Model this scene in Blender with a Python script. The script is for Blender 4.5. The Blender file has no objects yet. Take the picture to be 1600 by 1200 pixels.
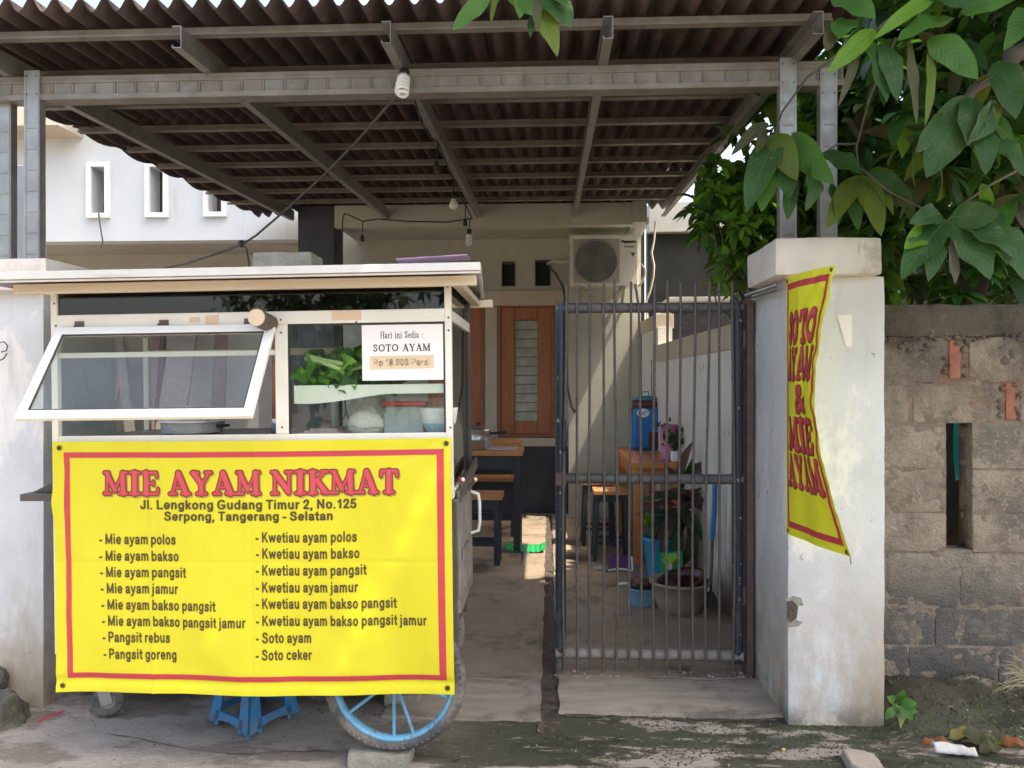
import bpy, math, random
from mathutils import Vector, Matrix, noise
S = bpy.context.scene
COL = S.collection
R = math.radians
# ------------------------------------------------------------------ camera
TH = R(2.77)
CAMZ = 1.5
cd = bpy.data.cameras.new('camera')
cd.sensor_width = 36; cd.lens = 27.0; cd.clip_start = 0.05; cd.clip_end = 600
cam = bpy.data.objects.new('camera', cd); COL.objects.link(cam)
cam.location = (0, 0, CAMZ); cam.rotation_euler = (R(90), 0, TH)
S.camera = cam
# ------------------------------------------------------------------ sky, sun, exposure
SUN = Vector((0.47, -0.12, 1.0)).normalized()
w = bpy.data.worlds.new('World'); S.world = w; w.use_nodes = True
nt = w.node_tree; bg = nt.nodes['Background']
sk = nt.nodes.new('ShaderNodeTexSky'); sk.sky_type = 'NISHITA'; sk.sun_disc = False
sk.sun_elevation = math.asin(SUN.z); sk.sun_rotation = math.atan2(SUN.x, SUN.y)
sk.air_density = 1.0; sk.dust_density = 5.0; sk.ozone_density = 1.0
nt.links.new(sk.outputs[0], bg.inputs[0]); bg.inputs[1].default_value = 0.15
sl = bpy.data.lights.new('sun', 'SUN'); sl.energy = 2.0; sl.angle = R(0.5); sl.color = (1, 0.95, 0.86)
so = bpy.data.objects.new('sun', sl); COL.objects.link(so)
so.rotation_euler = (-SUN).to_track_quat('-Z', 'Y').to_euler(); so.location = (6, -2, 12)
vs = S.view_settings
vs.view_transform = 'Standard'; vs.look = 'None'; vs.gamma = 1; vs.exposure = 2.05
vs.use_white_balance = True; vs.white_balance_temperature = 7100; vs.white_balance_tint = 8
S.cycles.max_bounces = 10; S.cycles.diffuse_bounces = 5; S.cycles.transparent_max_bounces = 16
S.cycles.use_denoising = True
# ------------------------------------------------------------------ helpers
def P(u, v, Y):
    """the real point at depth Y that the photograph shows at (u, v)"""
    a = (u - 800) / 1200; b = (600 - v) / 1200
    t = Y / (math.cos(TH) + a * math.sin(TH))
    return Vector((t * (-math.sin(TH) + a * math.cos(TH)), Y, CAMZ + t * b))
def PX(u, Y): return P(u, 600, Y).x
def PZ(v, Y, u=800): return P(u, v, Y).z

def world_of(o):
    m = Matrix.Identity(4)
    while o is not None:
        m = o.matrix_basis @ m; o = o.parent
    return m
class MB:
    def __init__(s): s.v = []; s.f = []; s.m = []; s.sm = []
    def add(s, vs, fs, mi=0, smooth=False):
        n = len(s.v); s.v += [Vector(p) for p in vs]
        for f in fs: s.f.append([i + n for i in f]); s.m.append(mi); s.sm.append(smooth)
        return s
    def box(s, x0, x1, y0, y1, z0, z1, mi=0, M=None):
        p = [(x, y, z) for z in (z0, z1) for y in (y0, y1) for x in (x0, x1)]
        if M is not None: p = [M @ Vector(q) for q in p]
        return s.add(p, [(0, 2, 3, 1), (4, 5, 7, 6), (0, 1, 5, 4), (2, 6, 7, 3), (0, 4, 6, 2), (1, 3, 7, 5)], mi)
    def bar(s, a, b, wx, wy, up=(0, 0, 1), mi=0):
        """rectangular bar from a to b"""
        a = Vector(a); b = Vector(b); d = (b - a); L = d.length; d.normalize()
        up = Vector(up)
        if abs(d.dot(up)) > 0.98: up = Vector((0, 1, 0))
        x = d.cross(up).normalized(); y = x.cross(d)
        M = Matrix((x, y, d)).transposed().to_4x4(); M.translation = a
        return s.box(-wx / 2, wx / 2, -wy / 2, wy / 2, 0, L, mi, M)
    def tube(s, pts, r, n=8, mi=0, cap=True, closed=False):
        pts = [Vector(p) for p in pts]; k = len(pts)
        rr = r if isinstance(r, (list, tuple)) else [r] * k
        base = len(s.v); ref = None; rings = []
        for i, p in enumerate(pts):
            if closed: t = pts[(i + 1) % k] - pts[i - 1]
            else: t = pts[min(i + 1, k - 1)] - pts[max(i - 1, 0)]
            t.normalize()
            if ref is None:
                ref = Vector((0, 0, 1)) if abs(t.z) < .9 else Vector((1, 0, 0))
            x = t.cross(ref).normalized(); y = x.cross(t).normalized(); ref = y
            rings.append([p + (x * math.cos(q) + y * math.sin(q)) * rr[i] for q in [2 * math.pi * j / n for j in range(n)]])
        vs = [q for ring in rings for q in ring]; fs = []
        for i in range(k if closed else k - 1):
            i2 = (i + 1) % k
            for j in range(n):
                fs.append((i * n + j, i * n + (j + 1) % n, i2 * n + (j + 1) % n, i2 * n + j))
        s.add(vs, fs, mi, True)
        if cap and not closed:
            s.add(rings[0], [tuple(range(n))[::-1]], mi); s.add(rings[-1], [tuple(range(n))], mi)
        return s
    def cyl(s, a, b, r0, r1=None, n=16, mi=0): return s.tube([a, b], [r0, r0 if r1 is None else r1], n, mi)
    def lathe(s, c, prof, n=32, mi=0, M=None, smooth=True):
        c = Vector(c); vs = []; fs = []
        for (r, z) in prof:
            for j in range(n):
                q = Vector((r * math.cos(2 * math.pi * j / n), r * math.sin(2 * math.pi * j / n), z))
                if M is not None: q = M @ q
                vs.append(c + q)
        for i in range(len(prof) - 1):
            for j in range(n):
                fs.append((i * n + j, i * n + (j + 1) % n, (i + 1) * n + (j + 1) % n, (i + 1) * n + j))
        return s.add(vs, fs, mi, smooth)
    def grid(s, fn, nu, nv, mi=0, smooth=True):
        vs = [fn(i / nu, j / nv) for j in range(nv + 1) for i in range(nu + 1)]
        fs = [(j * (nu + 1) + i, j * (nu + 1) + i + 1, (j + 1) * (nu + 1) + i + 1, (j + 1) * (nu + 1) + i) for j in range(nv) for i in range(nu)]
        return s.add(vs, fs, mi, smooth)
    def roughbox(s, x0, x1, y0, y1, z0, z1, step=.05, amp=.004, fr=6., rnd=.012, mi=0):
        """box with a subdivided, slightly uneven skin and worn edges"""
        nx, ny, nz = [max(2, int(round(d / step))) for d in (x1 - x0, y1 - y0, z1 - z0)]
        c = Vector(((x0 + x1) / 2, (y0 + y1) / 2, (z0 + z1) / 2)); h = Vector(((x1 - x0) / 2, (y1 - y0) / 2, (z1 - z0) / 2))
        def q(p):
            p = Vector(p); d = p - c
            inner = Vector([max(-(h[i] - rnd), min(h[i] - rnd, d[i])) for i in range(3)])
            o = d - inner
            if o.length > 1e-6:
                k = sum(1 for i in range(3) if abs(o[i]) > rnd * .5)
                if k > 1: o = o.normalized() * rnd
            nrm = o.normalized() if o.length > 1e-6 else Vector((0, 0, 0))
            return c + inner + o + nrm * noise.noise(p * fr) * amp + nrm * noise.noise(p * fr * 4.1) * amp * .5
        L = lambda a, b, t: a + (b - a) * t
        def edges(n):   # parameter values crowded at both ends so the worn edge is real
            return None
        def face(fn, a, b): s.grid(lambda i, j: q(fn(i, j)), a, b, mi, True)
        e = rnd
        def rm(t, L_): # put rows right at the rounded rim
            return t
        face(lambda i, j: (L(x0, x1, i), y0, L(z0, z1, j)), nx, nz)
        face(lambda i, j: (L(x1, x0, i), y1, L(z0, z1, j)), nx, nz)
        face(lambda i, j: (x1, L(y0, y1, i), L(z0, z1, j)), ny, nz)
        face(lambda i, j: (x0, L(y1, y0, i), L(z0, z1, j)), ny, nz)
        face(lambda i, j: (L(x0, x1, i), L(y0, y1, j), z1), nx, ny)
        face(lambda i, j: (L(x0, x1, i), L(y1, y0, j), z0), nx, ny)
        return s
    def build(s, name, mats, parent=None, bevel=0, smooth=None, weld=False, origin=None):
        me = bpy.data.meshes.new(name)
        ob = bpy.data.objects.new(name, me); COL.objects.link(ob)
        if parent is not None:
            inv = world_of(parent).inverted(); ob.parent = parent
            vs = [inv @ p for p in s.v]
        else:
            if origin is None:
                lo = [min(p[i] for p in s.v) for i in range(3)]; hi = [max(p[i] for p in s.v) for i in range(3)]
                origin = Vector(((lo[0] + hi[0]) / 2, (lo[1] + hi[1]) / 2, lo[2]))
            origin = Vector(origin); ob.location = origin; vs = [p - origin for p in s.v]
        me.from_pydata(vs, [], s.f)
        for m in (mats if isinstance(mats, (list, tuple)) else [mats]): me.materials.append(m)
        me.polygons.foreach_set('material_index', s.m)
        me.polygons.foreach_set('use_smooth', [True if smooth else (False if smooth is False else q) for q in s.sm])
        me.update()
        if weld:
            md = ob.modifiers.new('weld', 'WELD'); md.merge_threshold = .0005
        if bevel:
            md = ob.modifiers.new('bevel', 'BEVEL'); md.width = bevel; md.segments = 2; md.limit_method = 'ANGLE'; md.angle_limit = R(40)
        return ob
def tag(o, label=None, cat=None, group=None, kind=None):
    if label: o['label'] = label
    if cat: o['category'] = cat
    if group: o['group'] = group
    if kind: o['kind'] = kind
    return o
def thing(name, loc, label, cat, group=None):
    o = bpy.data.objects.new(name, None); COL.objects.link(o); o.location = loc; o.empty_display_size = .1
    return tag(o, label, cat, group)
def copy_tree(o, parent=None):
    c = o.copy(); COL.objects.link(c); c.parent = parent
    for ch in list(o.children): copy_tree(ch, c)
    return c
# ------------------------------------------------------------------ materials
def N(nt, t, **k):
    n = nt.nodes.new(t)
    for a, b in k.items(): setattr(n, a, b)
    return n
def newmat(name):
    m = bpy.data.materials.new(name); m.use_nodes = True
    nt = m.node_tree; return m, nt, nt.nodes['Principled BSDF']
def noise_fac(nt, co, scale, detail=5, rough=.6, stretch=(1, 1, 1), lo=.35, hi=.65, off=0):
    mp = N(nt, 'ShaderNodeMapping'); mp.inputs['Scale'].default_value = stretch; mp.inputs['Location'].default_value = (off, off * .7, off * 1.3)
    nt.links.new(co, mp.inputs[0])
    no = N(nt, 'ShaderNodeTexNoise'); no.inputs['Scale'].default_value = scale; no.inputs['Detail'].default_value = detail; no.inputs['Roughness'].default_value = rough
    nt.links.new(mp.outputs[0], no.inputs['Vector'])
    mr = N(nt, 'ShaderNodeMapRange', interpolation_type='SMOOTHSTEP'); mr.inputs[1].default_value = lo; mr.inputs[2].default_value = hi
    nt.links.new(no.outputs[0], mr.inputs[0]); return mr.outputs[0]
def ramp1(nt, val, a, b):
    mr = N(nt, 'ShaderNodeMapRange', interpolation_type='SMOOTHSTEP'); mr.inputs[1].default_value = a; mr.inputs[2].default_value = b
    if a > b:
        mr.inputs[1].default_value = b; mr.inputs[2].default_value = a; mr.inputs[3].default_value = 1; mr.inputs[4].default_value = 0
    nt.links.new(val, mr.inputs[0]); return mr.outputs[0]
def mul(nt, a, b):
    n = N(nt, 'ShaderNodeMath', operation='MULTIPLY')
    for i, x in enumerate((a, b)):
        if isinstance(x, (int, float)): n.inputs[i].default_value = x
        else: nt.links.new(x, n.inputs[i])
    return n.outputs[0]
def mixc(nt, fac, a, b):
    n = N(nt, 'ShaderNodeMix', data_type='RGBA')
    if isinstance(fac, (int, float)): n.inputs[0].default_value = fac
    else: nt.links.new(fac, n.inputs[0])
    for i, x in ((6, a), (7, b)):
        if isinstance(x, (tuple, list)): n.inputs[i].default_value = (*x[:3], 1)
        else: nt.links.new(x, n.inputs[i])
    return n.outputs[2]
def mat(name, c1, c2=None, scale=6, rough=.65, metal=0, bump=0, bscale=60, stains=(), stretch=(1, 1, 1), spec=.5, rvar=.12, coat=0):
    """procedural surface: two-tone mottling, stains with a shape of their own, roughness variation and bump.
    stain = (colour, noise scale, low, high, amount[, (axis, from, to)[, stretch]])"""
    m, nt, bs = newmat(name)
    tc = N(nt, 'ShaderNodeTexCoord').outputs['Object']
    geo = N(nt, 'ShaderNodeNewGeometry').outputs['Position']
    sep = N(nt, 'ShaderNodeSeparateXYZ'); nt.links.new(geo, sep.inputs[0])
    if c2 is None: c2 = tuple(x * .82 for x in c1)
    f = noise_fac(nt, tc, scale, 6, .62, stretch, .3, .7)
    col = mixc(nt, f, c1, c2)
    for i, st in enumerate(stains):
        c, sc, lo, hi, am = st[:5]
        stt = st[6] if len(st) > 6 else (1, 1, 1)
        g = mul(nt, noise_fac(nt, geo, sc, 8, .68, stt, lo, hi, 3.1 + i * 7.7), am)
        if len(st) > 5 and st[5]: g = mul(nt, g, ramp1(nt, sep.outputs[st[5][0]], st[5][1], st[5][2]))
        col = mixc(nt, g, col, c)
    nt.links.new(col, bs.inputs['Base Color'])
    bs.inputs['Metallic'].default_value = metal
    bs.inputs['Specular IOR Level'].default_value = spec
    bs.inputs['Coat Weight'].default_value = coat
    rr = N(nt, 'ShaderNodeMapRange'); rr.inputs[3].default_value = max(.02, rough - rvar); rr.inputs[4].default_value = min(1, rough + rvar)
    nt.links.new(noise_fac(nt, tc, scale * 2.3, 4, .6, stretch, .3, .7, 11), rr.inputs[0]); nt.links.new(rr.outputs[0], bs.inputs['Roughness'])
    if bump:
        bn = N(nt, 'ShaderNodeTexNoise'); bn.inputs['Scale'].default_value = bscale; bn.inputs['Detail'].default_value = 6; bn.inputs['Roughness'].default_value = .65
        mp = N(nt, 'ShaderNodeMapping'); mp.inputs['Scale'].default_value = stretch; nt.links.new(tc, mp.inputs[0]); nt.links.new(mp.outputs[0], bn.inputs['Vector'])
        b = N(nt, 'ShaderNodeBump'); b.inputs['Strength'].default_value = bump; b.inputs['Distance'].default_value = .02
        nt.links.new(bn.outputs[0], b.inputs['Height']); nt.links.new(b.outputs[0], bs.inputs['Normal'])
    return m
def glassmat(name, tint=(.9, .95, .93), refl=1.0, dust=.06, dustc=(.5, .5, .48), rough=.02):
    m, nt, bs = newmat(name); nt.nodes.remove(bs); out = nt.nodes['Material Output']
    tr = N(nt, 'ShaderNodeBsdfTransparent'); tr.inputs[0].default_value = (*tint, 1)
    gl = N(nt, 'ShaderNodeBsdfGlossy'); gl.inputs['Roughness'].default_value = rough
    df = N(nt, 'ShaderNodeBsdfDiffuse'); df.inputs[0].default_value = (*dustc, 1)
    fr = N(nt, 'ShaderNodeFresnel'); g2 = N(nt, 'ShaderNodeNewGeometry')
    io = N(nt, 'ShaderNodeMapRange'); io.inputs[3].default_value = 1.5; io.inputs[4].default_value = 1 / 1.5; nt.links.new(g2.outputs['Backfacing'], io.inputs[0]); nt.links.new(io.outputs[0], fr.inputs[0])
    fm = mul(nt, fr.outputs[0], refl)
    cl = N(nt, 'ShaderNodeClamp'); nt.links.new(fm, cl.inputs[0])
    a = N(nt, 'ShaderNodeMixShader'); b = N(nt, 'ShaderNodeMixShader')
    tc = N(nt, 'ShaderNodeTexCoord').outputs['Object']
    d = mul(nt, noise_fac(nt, tc, 7, 8, .7, (1, 1, 1), .3, .8), dust)
    nt.links.new(d, a.inputs[0]); nt.links.new(tr.outputs[0], a.inputs[1]); nt.links.new(df.outputs[0], a.inputs[2])
    nt.links.new(cl.outputs[0], b.inputs[0]); nt.links.new(a.outputs[0], b.inputs[1]); nt.links.new(gl.outputs[0], b.inputs[2])
    nt.links.new(b.outputs[0], out.inputs[0]); return m
def leafmat(name, c1, c2, trans=.35, rough=.48):
    m, nt, bs = newmat(name); out = nt.nodes['Material Output']
    geo = N(nt, 'ShaderNodeNewGeometry')
    f = noise_fac(nt, geo.outputs['Position'], 5, 4, .6, (1, 1, 1), .3, .7)
    col = mixc(nt, f, c1, c2)
    col = mixc(nt, mul(nt, noise_fac(nt, geo.outputs['Position'], 55, 3, .6, (1, 1, 1), .62, .74), .35), col, (.16, .15, .07))
    at = N(nt, 'ShaderNodeAttribute', attribute_name='blade'); sx = N(nt, 'ShaderNodeSeparateXYZ'); nt.links.new(at.outputs['Vector'], sx.inputs[0])
    q = N(nt, 'ShaderNodeMath', operation='MULTIPLY_ADD'); nt.links.new(sx.outputs[1], q.inputs[0]); q.inputs[1].default_value = -.22; nt.links.new(sx.outputs[0], q.inputs[2])
    fr = N(nt, 'ShaderNodeMath', operation='FRACT'); nt.links.new(mul(nt, q.outputs[0], 11), fr.inputs[0])
    pp = N(nt, 'ShaderNodeMath', operation='PINGPONG'); nt.links.new(fr.outputs[0], pp.inputs[0]); pp.inputs[1].default_value = .5
    vein = mul(nt, ramp1(nt, pp.outputs[0], .40, .49), .30)
    col = mixc(nt, vein, col, tuple(min(1, x * 2.0 + .012) for x in c1))
    edge = mul(nt, mul(nt, ramp1(nt, sx.outputs[1], .72, .98), noise_fac(nt, geo.outputs['Position'], 16, 4, .6, (1, 1, 1), .52, .62)), .8)
    col = mixc(nt, edge, col, (.13, .10, .045))
    col = mixc(nt, mul(nt, mul(nt, ramp1(nt, sx.outputs[1], .0, .05), noise_fac(nt, geo.outputs['Position'], 9, 6, .7, (1, 1, 1), .56, .75)), .35), col, (.20, .22, .16))
    bmp = N(nt, 'ShaderNodeBump'); bmp.inputs['Strength'].default_value = .35; bmp.inputs['Distance'].default_value = .004; nt.links.new(pp.outputs[0], bmp.inputs['Height']); nt.links.new(bmp.outputs[0], bs.inputs['Normal'])
    nt.links.new(col, bs.inputs['Base Color']); bs.inputs['Roughness'].default_value = rough; bs.inputs['Specular IOR Level'].default_value = .3
    tl = N(nt, 'ShaderNodeBsdfTranslucent')
    tcol = mixc(nt, .5, col, (min(1, c1[0] * 2.6), min(1, c1[1] * 2.2), c1[2])); nt.links.new(tcol, tl.inputs[0])
    mx = N(nt, 'ShaderNodeMixShader'); mx.inputs[0].default_value = trans
    nt.links.new(bs.outputs[0], mx.inputs[1]); nt.links.new(tl.outputs[0], mx.inputs[2]); nt.links.new(mx.outputs[0], out.inputs[0])
    return m
BROWN = (.16, .11, .07)
M = {}
M['wash'] = mat('whitewash', (.66, .68, .69), (.58, .60, .61), 3, .8, bump=.22, bscale=22, stains=[((.80, .79, .76), 2.2, .52, .58, .75, None, (1, 1, .6)), ((.44, .40, .34), 6, .54, .72, .55, None, (1, 1, .16)), ((.36, .27, .17), 2.4, .34, .58, .9, (2, 1.0, .0), (1, 1, .4)), ((.20, .18, .16), 15, .665, .69, .85), ((.34, .32, .30), 40, .66, .70, .6), ((.16, .15, .11), 5, .42, .6, .9, (2, .14, .0))])
M['cap'] = mat('cap_plaster', (.72, .68, .63), (.63, .58, .53), 4, .8, bump=.12, bscale=30, stains=[((.28, .24, .2), 5, .55, .72, .6), ((.16, .14, .12), 9, .6, .7, .8, None, (3, 3, .35))])
M['wash_dirty'] = mat('stained_whitewash', (.78, .78, .73), (.70, .70, .65), 3, .85, bump=.1, bscale=25, stains=[((.24, .17, .10), 2.2, .32, .52, .92, (2, 1.5, .1), (1, 1, .25)), ((.12, .09, .06), 3, .4, .6, .8, (2, .5, .0), (1, 1, .4)), ((.2, .16, .12), 7, .6, .7, .5)])
M['cream'] = mat('cream_paint', (.58, .50, .40), (.5, .43, .34), 4, .75, bump=.06)
M['house'] = mat('house_paint', (.50, .495, .42), (.44, .435, .37), 2, .85, bump=.06, stains=[((.3, .26, .2), 3, .55, .75, .5)])
M['white_wall'] = mat('white_wall_paint', (.64, .672, .68), (.58, .615, .62), 1.5, .85, bump=.05, stains=[((.5, .48, .42), 2, .6, .8, .3), ((.45, .44, .40), 5, .55, .75, .5, None, (1, 1, .12))])
M['beige_wall'] = mat('beige_wall_paint', (.44, .43, .39), (.37, .36, .32), 2, .85)
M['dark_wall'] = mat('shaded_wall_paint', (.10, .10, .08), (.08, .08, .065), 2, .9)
M['charcoal'] = mat('charcoal_paint', (.06, .065, .08), (.045, .05, .06), 3, .7, bump=.1)
M['bluegrey'] = mat('blue_grey_paint', (.22, .25, .29), (.18, .21, .25), 3, .6, bump=.1)
M['galv'] = mat('galvanised_steel', (.38, .38, .37), (.30, .30, .29), 9, .42, .6, bump=.05, bscale=40, stains=[((.25, .2, .15), 5, .55, .75, .35)])
M['galv_brown'] = mat('galvanised_batten', (.28, .255, .22), (.20, .18, .155), 7, .5, .35, stains=[((.2, .15, .11), 4, .5, .7, .5)])
M['roof'] = mat('bitumen_sheet', (.105, .076, .07), (.062, .045, .042), 4, .8, bump=.1, bscale=50, stains=[((.30, .27, .25), 6, .62, .76, .45), ((.035, .026, .025), 2, .5, .7, .5)], spec=.3)
M['alu'] = mat('white_cart_paint', (.78, .76, .68), (.72, .70, .62), 8, .45, stains=[((.5, .4, .25), 9, .66, .74, .5), ((.3, .27, .22), 30, .7, .76, .5)])
M['white'] = mat('white_paint', (.86, .86, .84), (.80, .80, .78), 8, .42, stains=[((.4, .38, .35), 25, .7, .78, .4)])
M['roofpanel'] = mat('dull_white_roof_sheet', (.66, .655, .63), (.57, .565, .54), 5, .5, stains=[((.36, .33, .28), 6, .54, .70, .6, None, (.4, 1, 3)), ((.25, .2, .15), 30, .68, .73, .6)])
M['woodpale'] = mat('pale_painted_wood', (.74, .66, .52), (.66, .58, .44), 5, .6, stretch=(1, 8, 8), stains=[((.35, .25, .15), 14, .66, .72, .6)])
M['steel'] = mat('dull_steel_panel', (.27, .25, .23), (.20, .19, .175), 5, .4, .7, stains=[((.2, .17, .14), 6, .5, .7, .4)])
M['darksteel'] = mat('dark_steel_panel', (.10, .095, .09), (.07, .066, .06), 5, .5, .3)
M['black'] = mat('black_plastic_and_shade', (.02, .02, .021), (.015, .015, .016), 9, .5)  # black plastic, and the painted shade of vents, doorway and void
M['tint'] = glassmat('dark_tinted_glass', (.10, .105, .11), 1.6, .05, (.12, .12, .12))
M['glass'] = glassmat('window_glass', (.90, .93, .92), 1.0, .035, (.5, .5, .49))
M['glass2'] = glassmat('display_glass', (.93, .97, .95), .9, .03, (.45, .5, .46))
M['gateside'] = glassmat('brown_side_glass', (.42, .40, .36), 1.0, .12, (.2, .18, .15))
M['gateblue'] = mat('chipped_blue_paint', (.032, .042, .06), (.022, .03, .044), 9, .4, bump=.15, bscale=70, stains=[((.5, .5, .48), 24, .625, .65, .9), ((.10, .06, .04), 12, .6, .68, .7), ((.28, .25, .22), 6, .4, .7, .8, (2, .5, .05))])
M['gatedust'] = mat('dusty_gate_rail', (.13, .125, .12), (.07, .072, .08), 9, .6, bump=.2, bscale=50, stains=[((.45, .43, .4), 20, .66, .7, .8)])
M['muddy'] = mat('muddy_rail', (.30, .26, .225), (.19, .165, .145), 12, .75, bump=.3, bscale=50)
M['rust'] = mat('rusty_bar', (.15, .135, .125), (.105, .09, .08), 30, .6, .2, bump=.1)
M['jamb'] = mat('rusty_brown_paint', (.13, .085, .072), (.085, .062, .055), 12, .6, bump=.1)
M['wood'] = mat('varnished_wood', (.42, .15, .06), (.33, .115, .045), 6, .45, stretch=(6, 6, .6), bump=.05)
M['winwood'] = mat('brown_window_wood', (.33, .12, .055), (.26, .095, .045), 5, .5, stretch=(6, 6, .5))
M['tabletop'] = mat('orange_table_wood', (.56, .25, .10), (.44, .19, .075), 5, .42, stretch=(.6, 7, 7), stains=[((.25, .12, .06), 4, .5, .7, .4)])
M['orange'] = mat('orange_varnished_wood', (.62, .25, .08), (.5, .19, .06), 5, .42, stretch=(6, 6, .7))
M['legdark'] = mat('dark_blue_leg_paint', (.028, .033, .045), (.02, .024, .033), 6, .5, stains=[((.2, .18, .16), 18, .66, .74, .4)])
M['plank'] = mat('old_brown_board', (.12, .065, .05), (.085, .046, .036), 4, .7, stretch=(6, 6, .5))
M['plank2'] = mat('grey_brown_board', (.16, .13, .11), (.12, .10, .085), 4, .7, stretch=(6, 6, .5))
M['palewood'] = mat('turned_pale_wood', (.62, .50, .36), (.55, .44, .31), 12, .6, bump=.05)
M['bark'] = mat('bark', (.12, .10, .08), (.07, .06, .05), 8, .9, bump=.6, bscale=25)
M['tyre'] = mat('tyre_rubber', (.055, .06, .065), (.09, .095, .10), 14, .8, bump=.2, bscale=90, stains=[((.24, .21, .18), 8, .42, .62, .75)])
M['rimblue'] = mat('light_blue_paint', (.15, .41, .60), (.11, .33, .50), 14, .55, bump=.15, stains=[((.15, .11, .08), 30, .56, .62, .85), ((.26, .23, .2), 9, .5, .68, .7, (2, .35, .02))])
M['stoolblue'] = mat('blue_plastic', (.025, .23, .50), (.02, .19, .42), 5, .42, stains=[((.17, .16, .14), 12, .52, .68, .6), ((.20, .18, .15), 20, .4, .6, .8, (2, .10, .0))])
M['yellow'] = mat('yellow_vinyl', (.69, .625, .024), (.655, .59, .02), 2.5, .40, bump=.10, bscale=150, stretch=(1, 1, .12), spec=.5, stains=[((.55, .47, .06), 30, .72, .76, .5), ((.62, .56, .04), 1.6, .5, .7, .4), ((.5, .44, .08), 5, .62, .74, .35, None, (1, 1, .3))])
M['vinyl_red'] = mat('red_print', (.56, .05, .072), (.52, .045, .065), 3, .42)
M['vinyl_dark'] = mat('dark_print', (.085, .055, .015), (.08, .05, .015), 3, .42)
M['print_shadow'] = mat('maroon_print', (.16, .02, .025), (.15, .02, .022), 3, .42)
M['print_shadow2'] = mat('olive_print', (.40, .36, .05), (.38, .34, .05), 3, .42)
M['print_light'] = mat('pink_print', (.62, .085, .105), (.58, .075, .095), 3, .42)
M['paper'] = mat('white_paper', (.84, .82, .80), (.80, .78, .76), 3, .6)
M['ink'] = mat('grey_ink', (.06, .055, .055), None, 3, .6)
M['tape'] = mat('brown_tape', (.72, .56, .38), (.66, .5, .33), 6, .5)
M['tapeink'] = mat('faded_ink', (.66, .50, .34), None, 6, .6)
M['eyelet'] = mat('brass_eyelet', (.22, .17, .06), (.12, .09, .03), 20, .4, .7)
M['concrete'] = mat('rough_concrete', (.36, .34, .28), (.24, .23, .18), 12, .9, bump=.6, bscale=60)
M['floor'] = mat('courtyard_concrete', (.36, .275, .20), (.26, .195, .145), 2.2, .78, bump=.25, bscale=22, stains=[((.36, .28, .19), 1.3, .45, .65, .8), ((.085, .066, .052), 1.7, .52, .66, .85), ((.12, .10, .085), 5, .55, .68, .6), ((.30, .26, .21), 9, .68, .76, .35), ((.02, .018, .015), 14, .70, .74, .8)])
M['slab'] = mat('threshold_concrete', (.41, .35, .285), (.30, .25, .205), 3, .85, bump=.35, bscale=40, stretch=(1, 5, 1), stains=[((.08, .065, .05), 2.4, .5, .68, .8), ((.36, .32, .27), 14, .55, .7, .6, None, (1, 8, 1))])
M['drain'] = mat('dirt', (.13, .10, .08), (.07, .055, .045), 25, .95, bump=.8, bscale=50, stains=[((.25, .22, .19), 20, .62, .68, .8)])
M['acwhite'] = mat('yellowed_white_casing', (.70, .69, .64), (.64, .63, .58), 4, .5)
M['acdark'] = mat('fan_recess', (.035, .035, .05), (.025, .025, .035), 5, .6)
M['acwire'] = mat('grille_wire', (.30, .30, .30), None, 5, .5)
M['pipe'] = mat('pipe_wrap', (.55, .50, .42), (.45, .41, .34), 8, .7)
M['cable'] = mat('grey_cable', (.10, .10, .10), (.07, .07, .07), 5, .6)
M['wcable'] = mat('white_cable', (.8, .78, .72), None, 5, .5)
M['bulb'] = mat('frosted_bulb', (.82, .82, .80), (.78, .78, .76), 4, .3)
M['chrome'] = mat('polished_steel', (.66, .65, .64), (.56, .55, .54), 6, .3, .35)
M['bluedrum'] = mat('blue_drum_plastic', (.012, .19, .52), (.01, .16, .44), 4, .35)
M['maroon'] = mat('maroon_plastic', (.13, .03, .03), (.10, .025, .025), 4, .35)
M['tealblue'] = mat('teal_plastic', (.05, .2, .3), None, 4, .4)
M['pink'] = mat('pink_plastic', (.62, .22, .38), (.56, .2, .34), 4, .45)
M['pot_blue'] = mat('bright_blue_plastic', (.02, .32, .55), (.02, .27, .48), 4, .4)
M['pot_green'] = mat('dark_green_plastic', (.02, .06, .045), (.016, .05, .038), 4, .5)
M['basin'] = mat('beige_basin_plastic', (.34, .29, .21), (.28, .235, .17), 4, .55, stains=[((.16, .13, .09), 4, .5, .7, .5)])
M['wok'] = mat('dark_red_enamel', (.05, .012, .012), (.035, .01, .01), 4, .25)
M['basketblue'] = mat('pale_blue_plastic', (.22, .45, .6), (.18, .38, .52), 4, .5)
M['purple'] = mat('purple_plastic', (.09, .015, .12), (.07, .012, .1), 4, .5)
M['green'] = mat('green_plastic', (.02, .38, .12), (.02, .32, .1), 4, .4)
M['lime'] = mat('lime_print', (.35, .75, .06), None, 4, .4)
M['handleblue'] = mat('blue_handle', (.02, .2, .5), (.018, .17, .44), 4, .4)
M['cyan'] = mat('cyan_tarp', (.06, .80, .92), (.05, .72, .85), 3, .5)
M['mauve'] = mat('mauve_plastic_board', (.36, .22, .34), (.3, .18, .29), 4, .5)
M['redlid'] = mat('red_lid', (.62, .03, .06), None, 4, .4)
M['clear'] = glassmat('clear_plastic', (.82, .88, .88), .8, .35, (.6, .65, .66), .15)
M['noodle'] = mat('white_noodles', (.82, .80, .74), (.7, .68, .62), 40, .6, bump=.6, bscale=90)
M['bowlw'] = mat('white_bowl', (.82, .84, .85), None, 4, .3)
M['bowlb'] = mat('pale_blue_glaze', (.36, .62, .76), (.3, .55, .7), 4, .3)
M['brick'] = mat('red_brick', (.38, .15, .09), (.26, .10, .065), 12, .85, bump=.3)
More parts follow.
